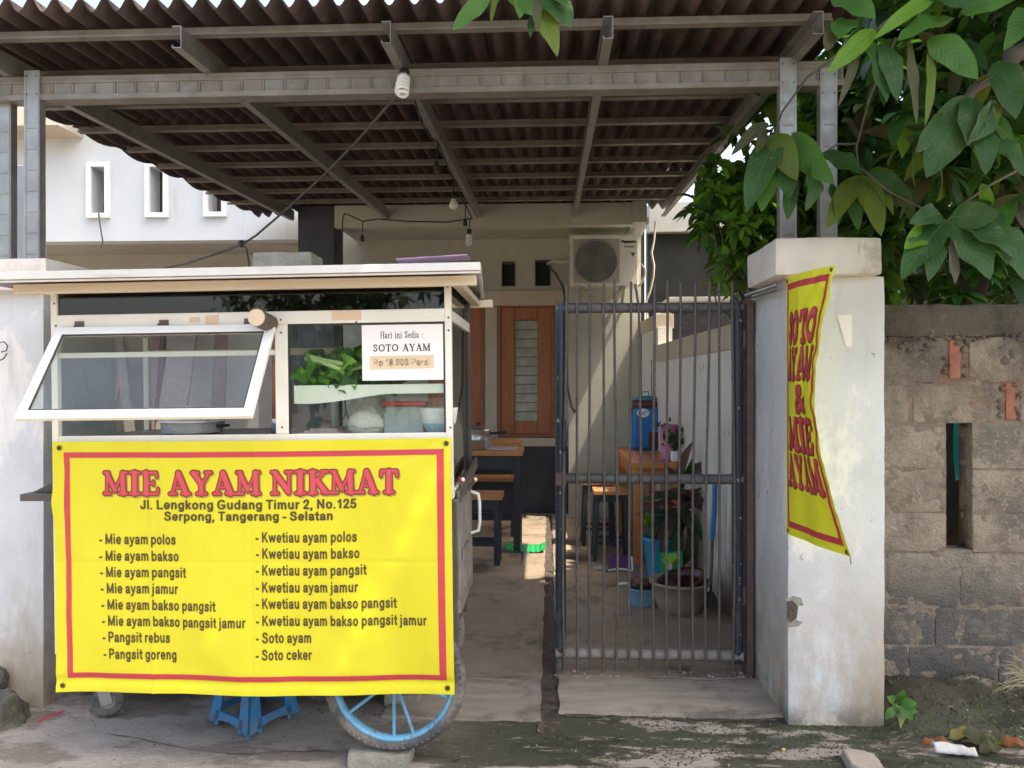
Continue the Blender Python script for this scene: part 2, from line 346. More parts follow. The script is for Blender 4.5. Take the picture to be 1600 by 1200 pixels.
M['rock'] = mat('mossy_rock', (.19, .175, .14), (.08, .078, .06), 14, .95, bump=1.0, bscale=45, stains=[((.05, .07, .02), 6, .5, .65, .7)])
M['redplastic'] = mat('red_plastic', (.65, .03, .05), None, 5, .4)
M['leaf_d'] = leafmat('dark_leaf', (.038, .105, .024), (.022, .068, .018), .25)
M['leaf_m'] = leafmat('mid_leaf', (.070, .190, .034), (.044, .135, .028), .35)
M['leaf_y'] = leafmat('yellow_green_leaf', (.13, .19, .025), (.08, .14, .02), .4)
M['leaf_l'] = leafmat('lime_leaf', (.17, .36, .045), (.12, .28, .035), .5)
M['leaf_b'] = leafmat('dry_leaf', (.085, .085, .040), (.055, .06, .03), .2, .6)
M['leaf_p'] = leafmat('purple_leaf', (.11, .06, .06), (.075, .075, .05), .2)
M['leaf_v'] = leafmat('vegetable_leaf', (.16, .36, .05), (.10, .28, .03), .3)
M['stem'] = mat('pale_stem', (.45, .52, .22), (.38, .45, .18), 8, .5)
M['redflower'] = mat('red_petal', (.42, .02, .05), (.32, .015, .04), 8, .6)
M['jal'] = mat('frosted_louvre', (.50, .52, .43), (.38, .40, .33), 6, .25)
M['rib'] = leafmat('leaf_rib', (.10, .19, .06), (.08, .15, .05), .2)
LEAF = [M['leaf_d'], M['leaf_m'], M['leaf_y'], M['leaf_l'], M['leaf_b'], M['rib']]
# ================================================================== GROUND
rng = random.Random(7)
M['ground'] = mat('mossy_pavement', (.43, .375, .32), (.31, .265, .225), 3, .85, bump=.7, bscale=60, stretch=(.8, 1.8, 1), stains=[
    ((.44, .39, .33), 12, .54, .62, .8, None, (.6, 3, 1)),
    ((.20, .16, .125), 2.2, .50, .58, .85, None, (.8, 1.6, 1)),
    ((.46, .42, .37), 90, .60, .66, .7),
    ((.06, .05, .04), 70, .63, .68, .7),
    ((.052, .056, .032), 1.5, .47, .505, .97, (0, -1.0, -.1), (.8, 2.0, 1)),
    ((.024, .026, .016), 3.2, .52, .57, .9, (0, -.6, .3), (.8, 1.8, 1)),
    ((.075, .082, .034), 8, .54, .64, .6, (0, -.5, .5), (1, 2, 1)),
    ((.36, .305, .25), 12, .61, .645, .8, None, (.5, 3, 1)),
    ((.055, .045, .032), 3, .3, .55, .95, (1, 3.42, 3.62))])
M['street'] = mat('street_concrete', (.24, .20, .16), (.17, .14, .11), 2, .9, bump=.2)
def ground_h(x, y):
    n = noise.noise(Vector((x * 2.1, y * 5.5, 1.7))) * .006 + noise.noise(Vector((x * 7, y * 16, 4))) * .003
    e = max(0, min(1, (y - 3.2) / .5)); r = max(0, min(1, (x - 1.46) / .12))
    bank = e * e * (3 - 2 * e) * r * (.12 + .05 * noise.noise(Vector((x * 5, y * 5, 9))) + .02 * noise.noise(Vector((x * 17, y * 17, 2))))
    return -.004 + n + bank
def strip(x0, x1, y0, y1, nx, ny, name):
    m = MB(); m.grid(lambda i, j: (x0 + (x1 - x0) * i, y0 + (y1 - y0) * j, ground_h(x0 + (x1 - x0) * i, y0 + (y1 - y0) * j)), nx, ny)
    return tag(m.build(name, M['ground'], smooth=True), kind='structure')
strip(-5, 6, 1.6, 3.96, 420, 110, 'pavement')
g = MB(); g.box(-80, 80, -80, 80, -.3, -.05); tag(g.build('ground', M['street']), kind='structure')
def slab(x0, x1, y0, y1, z, name, m, amp=.004, step=.04):
    b = MB(); nx = int((x1 - x0) / step); ny = int((y1 - y0) / step)
    def fn(i, j):
        x = x0 + (x1 - x0) * i; y = y0 + (y1 - y0) * j
        jag = noise.noise(Vector((x * 9, y * 9, 3))) * .016
        if j == 0: y += jag
        if i in (0, 1): x += noise.noise(Vector((x * 9, y * 7, 5))) * .012
        return (x, y, z + noise.noise(Vector((x * 3, y * 3, 0))) * amp + noise.noise(Vector((x * 11, y * 11, 7))) * amp * .5)
    b.grid(fn, nx, ny)
    top = [fn(i / nx, 0) for i in range(nx + 1)]
    b.add(top + [(p[0], p[1], z - .06) for p in top], [(i, i + 1, nx + 2 + i, nx + 1 + i) for i in range(nx)])
    for q in (0, 1):
        side = [fn(q, j / ny) for j in range(ny + 1)]
        b.add(side + [(p[0], p[1], z - .06) for p in side], [(i, i + 1, ny + 2 + i, ny + 1 + i) for i in range(ny)])
    return tag(b.build(name, m, smooth=True), kind='structure')
slab(.035, 1.3, 3.95, 8.75, .006, 'courtyard', M['floor'])
slab(-3.6, -.035, 3.90, 9.3, .006, 'courtyard', M['floor'])
slab(.045, 1.06, 3.50, 3.93, .014, 'threshold', M['slab'], .006)
slab(-.75, -.04, 3.42, 3.885, .009, 'threshold', M['slab'], .005)
b = MB(); b.grid(lambda i, j: (-.05 + .10 * i, 3.3 + 5.45 * j, -.022 + .012 * noise.noise(Vector((i * 3, j * 60, 3)))), 6, 160)
for v in b.v: v.z += .019
tag(b.build('drain', M['drain'], smooth=True), kind='structure')
b = MB()   # pebbles and grit lying in the groove and along the broken edge
for k in range(90):
    if k < 45: x = rng.uniform(-.03, .03); y = rng.uniform(3.42, 7); r = rng.uniform(.004, .011)
    else: x = rng.uniform(.0, 1.05); y = rng.uniform(3.9, 4.0); r = rng.uniform(.004, .014)
    b.lathe((x, y, (-.012 if k < 45 else .014)), [(0, r * .7), (r * .8, r * .4), (r, 0), (r * .6, -r * .5)], 6)
tag(b.build('grit', M['slab']), kind='stuff')

# ================================================================== HOUSE
def wall_holes(mb, x0, x1, z0, z1, y0, y1, holes, mi=0):
    xs = sorted({x0, x1, *[h[0] for h in holes], *[h[1] for h in holes]}); zs = sorted({z0, z1, *[h[2] for h in holes], *[h[3] for h in holes]})
    inside = lambda x, z: any(h[0] < x < h[1] and h[2] < z < h[3] for h in holes)
    for i in range(len(xs) - 1):
        for j in range(len(zs) - 1):
            cx = (xs[i] + xs[i + 1]) / 2; cz = (zs[j] + zs[j + 1]) / 2
            if inside(cx, cz): continue
            a = [(x, y, z) for z in (zs[j], zs[j + 1]) for y in (y0, y1) for x in (xs[i], xs[i + 1])]
            fs = [(0, 1, 5, 4), (2, 6, 7, 3)]
            def out(x, z): return x < x0 or x > x1 or z < z0 or z > z1 or inside(x, z)
            if out(xs[i] - 1e-4, cz): fs.append((0, 4, 6, 2))
            if out(xs[i + 1] + 1e-4, cz): fs.append((1, 3, 7, 5))
            if out(cx, zs[j] - 1e-4): fs.append((0, 2, 3, 1))
            if out(cx, zs[j + 1] + 1e-4): fs.append((4, 5, 7, 6))
            mb.add(a, fs, mi)
HW = 8.9
hz = lambda v, Y=HW: PZ(v, Y, 820)
hx = lambda u, Y=HW: PX(u, Y)
house = thing('house', (-.6, HW, 0), 'cream house front with brown louvre windows at the back of the courtyard', 'house')
vents = [(hx(784), hx(805), hz(447), hz(409)), (hx(836), hx(860), hz(447), hz(407)), (hx(716), hx(739), hz(447), hz(409))]
wins = [(hx(778), hx(866), hz(683), hz(476)), (hx(669), hx(757), hz(683), hz(476))]
b = MB(); wall_holes(b, -2.95, .25, .80, 3.5, HW, HW + .18, vents + wins); b.build('wall', M['house'], house)
b = MB(); b.box(-2.95, .25, HW - .012, HW + .18, 0, .80); b.build('wainscot', M['charcoal'], house)
b = MB(); b.box(.22, 1.02, 8.6, 8.75, 0, 3.5); b.box(.22, .245, 8.75, HW, 0, 3.5); b.build('side_wall', M['house'], house)
b = MB(); b.box(-3.0, 1.12, HW + .19, HW + .3, 0, 4.2); b.build('shade_backing', M['black'], house)  # black backing puts the shade inside the vents into the colour
b = MB(); b.box(PX(522, 8.0), 1.0, 8.33, 8.40, 3.25, 4.4); b.build('added_gap_wall', M['dark_wall'], house)  # added dark wall, unseen, blocks the sky leaking in behind the canopy
for k, vn in enumerate(vents):
    b = MB(); x0, x1, z0, z1 = vn
    for q in ((x0 - .015, x0, z0 - .015, z1 + .015), (x1, x1 + .015, z0 - .015, z1 + .015), (x0, x1, z1, z1 + .015), (x0, x1, z0 - .015, z0)):
        b.box(q[0], q[1], HW - .012, HW + .05, q[2], q[3])
    b.build('vent', M['beige_wall'], house)
b = MB(); b.box(-3.0, hx(888), HW - .06, HW, hz(478), hz(455)); b.build('lintel', M['cream'], house, bevel=.004)
b = MB(); b.box(-3.0, hx(888), HW - .05, HW, hz(697), hz(684)); b.build('window_sill', M['cream'], house, bevel=.004)
b = MB(); b.box(hx(758), hx(777), HW - .03, HW, hz(683), hz(479)); b.build('pilaster', M['cream'], house, bevel=.003)
for (x0, x1, z0, z1) in wins:
    b = MB(); t = .035
    for q in ((x0, x0 + t, z0, z1), (x1 - t, x1, z0, z1), (x0 + t, x1 - t, z1 - t, z1), (x0 + t, x1 - t, z0, z0 + t)): b.box(q[0], q[1], HW - .035, HW + .09, q[2], q[3])
    wf = b.build('window', M['winwood'], house, bevel=.003)
    b = MB(); s = .16; a0, a1, c0, c1 = x0 + t, x1 - t, z0 + t, z1 - t
    for q in ((a0, a0 + s, c0, c1), (a1 - s, a1, c0, c1), (a0 + s, a1 - s, c1 - s * .9, c1), (a0 + s, a1 - s, c0, c0 + s)): b.box(q[0] + .002, q[1] - .002, HW - .015, HW + .03, q[2] + .002, q[3] - .002)
    b.build('sash', M['wood'], wf, bevel=.004)
    b = MB(); n = 11; g0, g1 = c0 + s, c1 - s * .9; hh = (g1 - g0) / n
    for k in range(n):
        zc = g0 + (k + .5) * hh
        b.bar((a0 + s, HW + .012, zc), (a1 - s, HW + .012, zc), .004, hh * 1.06, up=(0, .30, 1))
    b.build('louvre_pane', M['jal'], wf)
    b = MB()
    for k in range(n + 1): b.box(a0 + s, a1 - s, HW + .002, HW + .006, g0 + k * hh - .006, g0 + k * hh + .006)
    b.build('louvre_rail', M['darksteel'], wf)
    b = MB(); b.grid(lambda i, j: (a0 + s * .8 + (a1 - a0 - s * 1.6) * i, HW + .1 + .015 * math.sin(i * 30), c0 + (c1 - c0) * j), 40, 2); b.build('curtain', M['paper'], wf)
# fascia, eaves soffit, beam end and column
b = MB(); b.box(PX(522, 8.0) + .002, PX(990, 8.0), 8.0, 8.12, PZ(353, 8.0), PZ(327, 8.0) + .06); b.build('fascia', M['house'], house, bevel=.004)
b = MB(); b.box(PX(522, 8.0) + .002, PX(1016, 8.0), 8.12, 8.95, PZ(353, 8.0) + .03, PZ(353, 8.0) + .1); b.build('soffit', M['house'], house)
b = MB(); b.roughbox(PX(988, 7.95), PX(1011, 7.95), 7.93, 8.62, PZ(350, 7.95), PZ(316, 7.95), .06, .006); b.build('beam_end', M['beige_wall'], house)
b = MB(); b.roughbox(PX(465, 8.0), PX(522, 8.0), 8.0, 8.34, 0, PZ(318, 8.0), .12, .004); b.build('column', M['charcoal'], house)

# ---- left neighbour: white upper storey over a porch
nb = thing('neighbour_house', (-6, 8.5, 0), 'white upper storey with three narrow framed slots above a shaded porch', 'house')
NY = 8.5
op = [(PX(145, NY), PX(166, NY), PZ(334, NY, 150), PZ(262, NY, 150)), (PX(236, NY), PX(257, NY), PZ(333, NY, 245), PZ(262, NY, 245)), (PX(327, NY), PX(348, NY), PZ(332, NY, 335), PZ(262, NY, 335))]
zb = PZ(376, NY, 250)
b = MB(); wall_holes(b, -9.5, PX(466, NY), zb, 5.3, NY, NY + .2, op); b.build('wall', M['white_wall'], nb)
for (x0, x1, z0, z1) in op:
    b = MB(); t = .055
    for q in ((x0 - t, x0, z0 - t, z1 + t), (x1, x1 + t, z0 - t, z1 + t), (x0, x1, z1, z1 + t), (x0, x1, z0 - t, z0)): b.box(q[0], q[1], NY - .045, NY + .01, q[2], q[3])
    fr = b.build('window', M['white'], nb, bevel=.003)
    b = MB(); b.box(x0 - .05, x1 + .05, NY + .21, NY + .24, z0 - .05, z1 + .05); b.build('pane', M['plank'], fr)
b = MB(); b.box(-9.5, PX(466, NY), NY + .2, 10.4, zb + .03, zb + .12); b.build('soffit', M['beige_wall'], nb)
b = MB(); b.box(-9.5, -2.96, 9.6, 9.75, 0, zb + .03); b.build('porch_wall', M['beige_wall'], nb)
b = MB(); b.box(-9.5, -5.3, 8.05, NY, 4.3, 4.55); b.build('eave', M['cream'], nb)
b = MB(); b.box(-9.5, -1.2, 8.0, NY + .2, 5.302, 5.38); b.build('added_overhang', M['white'], nb)  # added out of view to keep the sun off the white wall
def framed(x0, x1, z1, y, name, leafm, framem):
    b = MB(); b.box(x0 - .08, x0, y - .05, y, 0, z1 + .08); b.box(x1, x1 + .08, y - .05, y, 0, z1 + .08); b.box(x0, x1, y - .05, y, z1, z1 + .08)
    f = b.build(name, framem, nb, bevel=.004)
    b = MB(); b.box(x0, x1, y - .02, y - .004, 0, z1); b.build('panel', leafm, f); return f
framed(-3.42, -3.02, 2.25, 9.6, 'door', M['black'], M['winwood'])  # black panel paints in the unlit interior of an open doorway
framed(-5.75, -4.98, 2.3, 9.6, 'door', M['plank2'], M['plank'])
tag(MB().box(PX(5, 5.5), PX(38, 5.5), 5.5, 5.75, 0, PZ(258, 5.5, 20)).build('grey_post', M['bluegrey'], bevel=.006), 'square blue grey concrete post between the steel posts at far left', 'post')
# boards leaning in the porch, seen through the cart
for k, (u0, v0, u1, v1, wd, mm, lab) in enumerate([(205, 690, 185, 520, .11, 'plank2', 'grey brown board leaning in the porch, leftmost of the leaning boards'),
        (232, 700, 246, 515, .10, 'plank', 'dark red brown plank leaning upright behind the cart window'),
        (262, 700, 288, 515, .34, 'plank2', 'wide grey board leaning beside the brown plank in the porch'),
        (338, 700, 346, 512, .16, 'plank', 'brown plank leaning nearest the door, right of the wide grey board'),
        (165, 690, 188, 590, .06, 'winwood', 'short tilted reddish lath leaning behind the cart window')]):
    a = P(u0, v0, 8.3); c = P(u1, v1, 9.3); a2 = a + (a - c) * ((a.z - .01) / (c.z - a.z))
    b = MB(); b.bar(a2, c + (c - a) * .25, wd, .03, up=(0, -1, .2)); tag(b.build('plank', M[mm], bevel=.003), lab, 'plank', 'boards leaning in the porch')

# ---- right neighbour beyond the boundary wall
rn = thing('neighbour_building', (3, 10, 0), 'shaded grey green building with pale awning beyond the boundary wall', 'building')
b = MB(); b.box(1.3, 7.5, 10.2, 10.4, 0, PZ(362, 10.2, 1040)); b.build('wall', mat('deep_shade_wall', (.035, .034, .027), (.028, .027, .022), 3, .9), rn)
b = MB(); b.box(1.3, 7.5, 10.05, 10.4, PZ(362, 10.05, 1040) + .002, PZ(316, 10.05, 1040)); b.build('parapet', M['beige_wall'], rn)
b = MB(); b.box(1.22, 3.6, 7.9, 8.5, PZ(471, 7.9, 1050), PZ(464, 7.9, 1050)); b.build('awning', M['beige_wall'], rn, bevel=.004)
b = MB(); b.box(PX(1026, 8.0), PX(1049, 8.0), 8.0, 8.2, 1.0, PZ(471, 7.9, 1050)); b.build('post', M['white_wall'], rn)
b = MB(); b.box(1.25, 3.6, 9.6, 9.7, 0, PZ(471, 7.9, 1050)); b.build('dark_void_sheet', M['black'], rn)  # black sheet paints in the unlit void beyond the boundary wall

# ---- boundary wall on the right of the courtyard
bw = thing('boundary_wall', (1.1, 6.4, 0), 'stained white boundary wall with a cream coping along the courtyard', 'wall')
def bx(y): return 1.19 + (1.03 - 1.19) * (y - 4.2) / (8.6 - 4.2)
def slant(mb, y0, y1, z0, z1, d0, d1):
    p = [(bx(y) + d, y, z) for z in (z0, z1) for y in (y0, y1) for d in (d0, d1)]
    mb.add(p, [(0, 2, 3, 1), (4, 5, 7, 6), (0, 1, 5, 4), (2, 6, 7, 3), (0, 4, 6, 2), (1, 3, 7, 5)])
b = MB(); slant(b, 4.05, 8.6, 0, 1.72, 0, .14); b.build('wall', M['wash_dirty'], bw)
b = MB(); slant(b, 4.05, 7.6, 1.72, 1.88, -.018, .16); b.build('coping', M['cream'], bw, bevel=.004)
b = MB(); slant(b, 7.6, 8.6, 1.72, 2.05, 0, .14); b.build('raised_end', M['wash_dirty'], bw)
b = MB(); slant(b, 7.62, 8.6, 2.05, 2.19, -.018, .16); b.build('coping', M['cream'], bw, bevel=.004)
b = MB()
pts = [(7.95, 1.75), (7.93, 1.62), (7.97, 1.55), (7.94, 1.42), (7.98, 1.36), (7.99, 1.2)]
for (y0, z0), (y1, z1) in zip(pts, pts[1:]): b.bar((bx(y0) - .002, y0, z0), (bx(y1) - .002, y1, z1), .006, .02)
b.build('crack', M['black'], bw)

# ---- gate pillars
PY = 3.44
gp = thing('gate_pillar', (1.29, 3.75, 0), 'white plastered gate pillar with chipped corner beside the block wall', 'pillar')
b = MB(); b.roughbox(PX(1231, PY), PX(1383, PY), PY, 4.06, -.05, 1.975, .03, .004, 5, .009); b.build('shaft', M['wash'], gp, smooth=True)
b = MB(); b.roughbox(PX(1211, 3.385), PX(1380, 3.385), 3.385, 3.88, 1.97, 2.138, .03, .006, 5, .018); b.build('cap', M['cap'], gp, smooth=True)
b = MB()   # chipped plaster patch on the corner
pp = [P(u, v, PY - .003) for u, v in [(1228, 937), (1240, 931), (1252, 934), (1255, 945), (1253, 962), (1255, 972), (1247, 979), (1232, 980)]]
b.add(pp, [tuple(range(8))[::-1]]); b.build('patch', M['concrete'], gp)
b = MB(); pp = [P(u, v, PY - .006) for u, v in [(1229, 940), (1238, 938), (1247, 948), (1245, 966), (1236, 972), (1229, 968)]]
b.add(pp, [tuple(range(6))[::-1]]); b.build('hole', M['drain'], gp)
b = MB()   # torn paper tape left on the front
pp = [P(u, v, PY - .004) for u, v in [(1308, 493), (1331, 491), (1332, 541), (1322, 543)]]
b.add(pp, [(3, 2, 1, 0)]); b.build('torn_tape', M['paper'], gp)
PLX = PX(68, PY + .01)
gl = thing('gate_pillar', (-2.5, 3.75, 0), 'white plastered gate pillar at the left edge behind the cart', 'pillar')
b = MB(); b.roughbox(PLX - .5, PLX, PY + .01, 4.05, -.05, 1.93, .035, .004, 5, .009); b.build('shaft', M['wash'], gl, smooth=True)
b = MB(); b.roughbox(PLX - .56, PLX + .06, 3.38, 4.1, 1.925, 2.075, .035, .005, 5, .016); b.build('cap', M['cap'], gl, smooth=True)

# ---- concrete block wall on the right
M['block'] = mat('concrete_block', (.45, .37, .28), (.255, .205, .155), 5, .92, bump=1.0, bscale=75, stains=[
    ((.47, .41, .33), 1.8, .50, .62, .7), ((.17, .15, .125), 2.6, .52, .60, .75), ((.13, .115, .095), 7, .58, .66, .6),
    ((.46, .40, .33), 45, .55, .62, .6), ((.07, .058, .044), 3.0, .34, .62, .9, (2, 1.2, 1.78)), ((.38, .19, .11), 2.0, .50, .66, .65, (2, 1.1, .5)),
    ((.12, .115, .105), 2.2, .36, .52, .95, (2, .80, .40)), ((.05, .045, .03), 5, .3, .6, .9, (2, .25, .05)), ((.03, .027, .024), 60, .64, .70, .8)])
M['mortar'] = mat('mortar', (.31, .25, .19), (.19, .155, .12), 14, .95, bump=1.0, bscale=45, stains=[((.40, .36, .30), 16, .58, .66, .7), ((.05, .045, .034), 3, .3, .6, .9, (2, 1.4, 1.75)), ((.25, .11, .06), 3, .5, .65, .6)])
BY = 3.72
wz = lambda v: PZ(v, BY, 1480); wx_ = lambda u: PX(u, BY)
kw = thing('block_wall', (3, BY, 0), 'rough concrete block wall with one narrow slot beside the gate pillar', 'wall')
b = MB(); courses = [(528, 596, [1330, 1470, 'gap', 1514, 1655, 1800, 1950, 2100]), (601, 660, [1330, 1420, 1426, 1562, 'gap', 1594, 1730, 1870, 2010, 2150]),
    (666, 731, [1330, 1478, 'slit', 1518, 1668, 1810, 1960, 2110]), (735, 799, [1330, 1479, 'slit', 1518, 1690, 1830, 1980, 2130]), (803, 861, [1330, 1480, 'slit', 1519, 1672, 1820, 1970, 2120]),
    (866, 946, [1330, 1386, 1500, 1640, 1790, 1930, 2100]), (951, 1008, [1330, 1460, 1610, 1750, 1900, 2060]), (1012, 1090, [1330, 1420, 1560, 1700, 1840, 1990, 2130])]
for (v0, v1, xs) in courses:
    i = 0
    while i < len(xs) - 1:
        a, c = xs[i], xs[i + 1]
        if a in ('gap', 'slit') or c in ('gap', 'slit'): i += 1; continue
        if c - a < 10: i += 1; continue
        g_ = 1.6; d = rng.uniform(-.003, .003)
        b.roughbox(max(1.47, wx_(a + g_)), wx_(c - g_), BY + d, BY + .12, wz(v1 + .6), wz(v0 - .6), .016, .010, 9, .007)
        i += 1
b.build('wall', M['block'], kw, smooth=True)
b = MB()
sx0, sx1, sz0, sz1 = wx_(1479), wx_(1519), wz(859), wz(661)
def mort(x0, x1, z0, z1):
    nx = max(2, int((x1 - x0) / .012)); nz = max(2, int((z1 - z0) / .012))
    b.grid(lambda i, j: (x0 + (x1 - x0) * i, BY + .004 + .006 * noise.noise(Vector(((x0 + (x1 - x0) * i) * 26, 3, (z0 + (z1 - z0) * j) * 26))), z0 + (z1 - z0) * j), nx, nz)
mort(1.47, sx0, -.05, 1.74); mort(sx1, 3.9, -.05, 1.74); mort(sx0, sx1, -.05, sz0); mort(sx0, sx1, sz1, 1.74)
b.box(sx0 - .03, sx0 - .004, BY + .03, BY + .12, sz0, sz1); b.box(sx1 + .001, sx1 + .03, BY + .012, BY + .12, sz0, sz1)
b.box(sx0 - .02, sx1 + .02, BY + .01, BY + .12, sz0 - .03, sz0 - .002); b.box(sx0 - .02, sx1 + .02, BY + .02, BY + .12, sz1 + .003, sz1 + .03)
for k in range(70):   # squeezed-out lumps under the cap and at the bricks
    if k < 44: u = rng.uniform(1385, 1600); v = rng.gauss(526, 4) if u > 1450 else rng.gauss(532, 9)
    else: u, v = rng.choice([(1480, 1), (1508, 1), (1564, 2), (1592, 2)]); v = rng.uniform(530, 592) if v == 1 else rng.uniform(600, 655); u += rng.gauss(0, 3)
    r = rng.uniform(.006, .017); p = P(u, v, BY - .002)
    b.lathe(p, [(0, r * .8), (r * .7, r * .5), (r, 0), (r * .7, -r * .5), (0, -r * .8)], 7)
b.build('mortar', M['mortar'], kw, smooth=True)
M['wallcap'] = mat('mossy_cap', (.13, .11, .08), (.08, .068, .05), 5, .95, bump=.8, bscale=50, stains=[((.2, .17, .13), 12, .60, .7, .6), ((.03, .035, .018), 3, .45, .62, .7)])
b = MB(); b.roughbox(1.47, 5.0, BY - .012, BY + .14, wz(527), wz(475), .03, .012, 8, .02); b.build('cap', M['wallcap'], kw, smooth=True)
b = MB(); b.box(3.9, 5.0, BY + .01, BY + .12, -.05, 1.74); b.build('return_wall', M['mortar'], kw)
for (u0, u1, v0, v1) in ((1483, 1500, 531, 592), (1571, 1587, 599, 656)):
    b = MB(); b.roughbox(wx_(u0), wx_(u1), BY - .004, BY + .05, wz(v1), wz(v0), .012, .003, 12, .006); b.build('brick', M['brick'], kw, smooth=True)
# cyan tarp and pole behind the slot
b = MB(); b.grid(lambda i, j: (PX(1493, 4.25) + .028 * j + .4 * i, 4.25 + .05 * math.sin(i * 9 + j * 3), .98 + .5 * j), 20, 14)
tag(b.build('tarp', M['cyan'], smooth=True), 'cyan plastic tarp glimpsed through the slot in the block wall', 'tarp')
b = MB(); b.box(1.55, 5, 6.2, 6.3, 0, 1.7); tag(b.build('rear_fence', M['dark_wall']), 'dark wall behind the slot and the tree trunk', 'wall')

# ================================================================== CANOPY
cy = thing('canopy', (-.7, 3.75, 2.1), 'brown corrugated canopy on galvanised steel posts over the courtyard', 'canopy')
zr = lambda Y: 3.05 + .043 * (Y - 3.75)       # underside of the rafters
def channel_post(x, y, zb, zt):
    b = MB(); w2, d = .04, .05
    b.box(x - w2, x + w2, y, y + .003, zb, zt)
    b.box(x - w2, x - w2 + .003, y + .003, y + d, zb, zt); b.box(x + w2 - .003, x + w2, y + .003, y + d, zb, zt)
    for s in (-1, 1): b.box(x + s * .031 - .004, x + s * .031 + .004, y - .0025, y, zb, zt)
    z = zb + .08
    while z < zt - .2:
        b.box(x - .024, x + .024, y - .004, y, z, z + .006); z += .105
    p = b.build('post', M['galv'], cy, bevel=.0012)
    b = MB()
    for s in (-1, 1):
        for z in (zt - .03, zt - .12): b = MB(); b.cyl((x + s * .027, y - .006, z), (x + s * .027, y, z), .005, n=8); b.build('rivet', M['steel'], p)
BMY = 3.745
for (u, zb_, vt) in ((57, 2.07, 112), (1234, 2.13, 92), (1297, 2.13, 108)):
    channel_post(PX(u - 4, BMY), BMY - .018, zb_, PZ(vt, BMY, u))
channel_post(PX(-2, BMY), BMY + .03, 2.07, PZ(118, BMY, 0))
b = MB(); bz0, bz1 = 2.925, 3.045; x0, x1 = -3.3, PX(1318, BMY)
b.box(x0, x1, BMY, BMY + .003, bz0 + .028, bz1); b.box(x0, x1, BMY, BMY + .075, bz1, bz1 + .003); b.box(x0, x1, BMY - .012, BMY + .075, bz0, bz0 + .004)
b.box(x0, x1, BMY - .012, BMY - .009, bz0 + .004, bz0 + .028); b.box(x0, x1, BMY - .006, BMY, bz0 + .085, bz0 + .098); b.box(x0, x1, BMY + .072, BMY + .075, bz0 + .004, bz1)
x = x0 + .05
while x < x1:
    b.box(x - .004, x + .004, BMY - .006, BMY, bz0 + .034, bz0 + .08); b.box(x - .011, x - .008, BMY - .003, BMY, bz0 + .036, bz0 + .078); x += .108
b.build('beam', M['galv_brown'], cy, bevel=.001)
RX = [-2.72, -1.70, -.735, .262, 1.18]
for x in RX:
    b = MB(); y0, y1 = 3.43, 8.02
    def rb(xa, xb, da, db):
        p = [(xx, y, zr(y) + d) for d in (da, db) for y in (y0, y1) for xx in (xa, xb)]
        b.add(p, [(0, 2, 3, 1), (4, 5, 7, 6), (0, 1, 5, 4), (2, 6, 7, 3), (0, 4, 6, 2), (1, 3, 7, 5)])
    rb(x - .022, x + .022, 0, .003); rb(x + .019, x + .022, .003, .097); rb(x - .022, x + .022, .097, .1); rb(x - .022, x - .019, .003, .014)
    b.build('rafter', M['galv'], cy)
PYS = [3.55 + .508 * k for k in range(9)]
for k, y in enumerate(PYS):
    b = MB(); z = zr(y) + .1; xl = -3.12 - .015 * k + (-.5 if k == 0 else 0) + rng.uniform(-.04, .04); xr = 1.25 if k else PX(1300, y)
    b.box(xl, xr, y, y + .002, z + .010, z + .042); b.box(xl, xr, y - .016, y + .03, z + .0015, z + .004); b.box(xl, xr, y + .028, y + .03, z + .004, z + .03); b.box(xl, xr, y - .016, y - .014, z + .004, z + .010)
    b.build('purlin', M['galv_brown'], cy)
PER = .114; AMP = .033
def sheetz(x, y):
    s = 0
    if x < -2.78: s = .045 * min(1, (-2.78 - x) / .3) * abs(math.sin(math.pi * (y - 3.55) / .508)) ** .8
    return zr(y) + .145 + AMP - s + AMP * math.sin(2 * math.pi * x / PER)
for r, (ya, yb) in enumerate([(3.40, 5.2), (5.02, 6.8), (6.62, 8.36)]):
    xs0 = -3.72 if r == 0 else -3.16
    c = 0; xx = -3.16
    while xx < 1.2:
        xa, xb = xx - .06, min(xx + .945, (1.43, 1.36, 1.25)[r])
        lift = .004 * (c % 2) + .007 * (2 - r); wob = rng.uniform(-.02, .02); tl = rng.uniform(-.006, .01)
        b = MB(); nx = int((xb - xa) / PER * 12); ny = 24
        b.grid(lambda i, j: (xa + (xb - xa) * i, ya + wob + (yb - ya) * j, sheetz(xa + (xb - xa) * i, ya + (yb - ya) * j) + lift + tl * math.sin(3 * i) + .004 * noise.noise(Vector((i * 4 + c, j * 5, r)))), nx, ny)
        o = b.build('roof_sheet', M['roof'], cy, smooth=True)
        md = o.modifiers.new('thick', 'SOLIDIFY'); md.thickness = .004
        xx += .945; c += 1
# front row runs on to the left beyond the last rafter
b = MB(); b.grid(lambda i, j: (-4.3 + 1.14 * i, 3.40 + 1.0 * j, zr(3.4 + j) + .15 + AMP + AMP * math.sin(2 * math.pi * (-4.3 + 1.14 * i) / PER)), 130, 12)
o = b.build('roof_sheet', M['roof'], cy, smooth=True); o.modifiers.new('thick', 'SOLIDIFY').thickness = .004

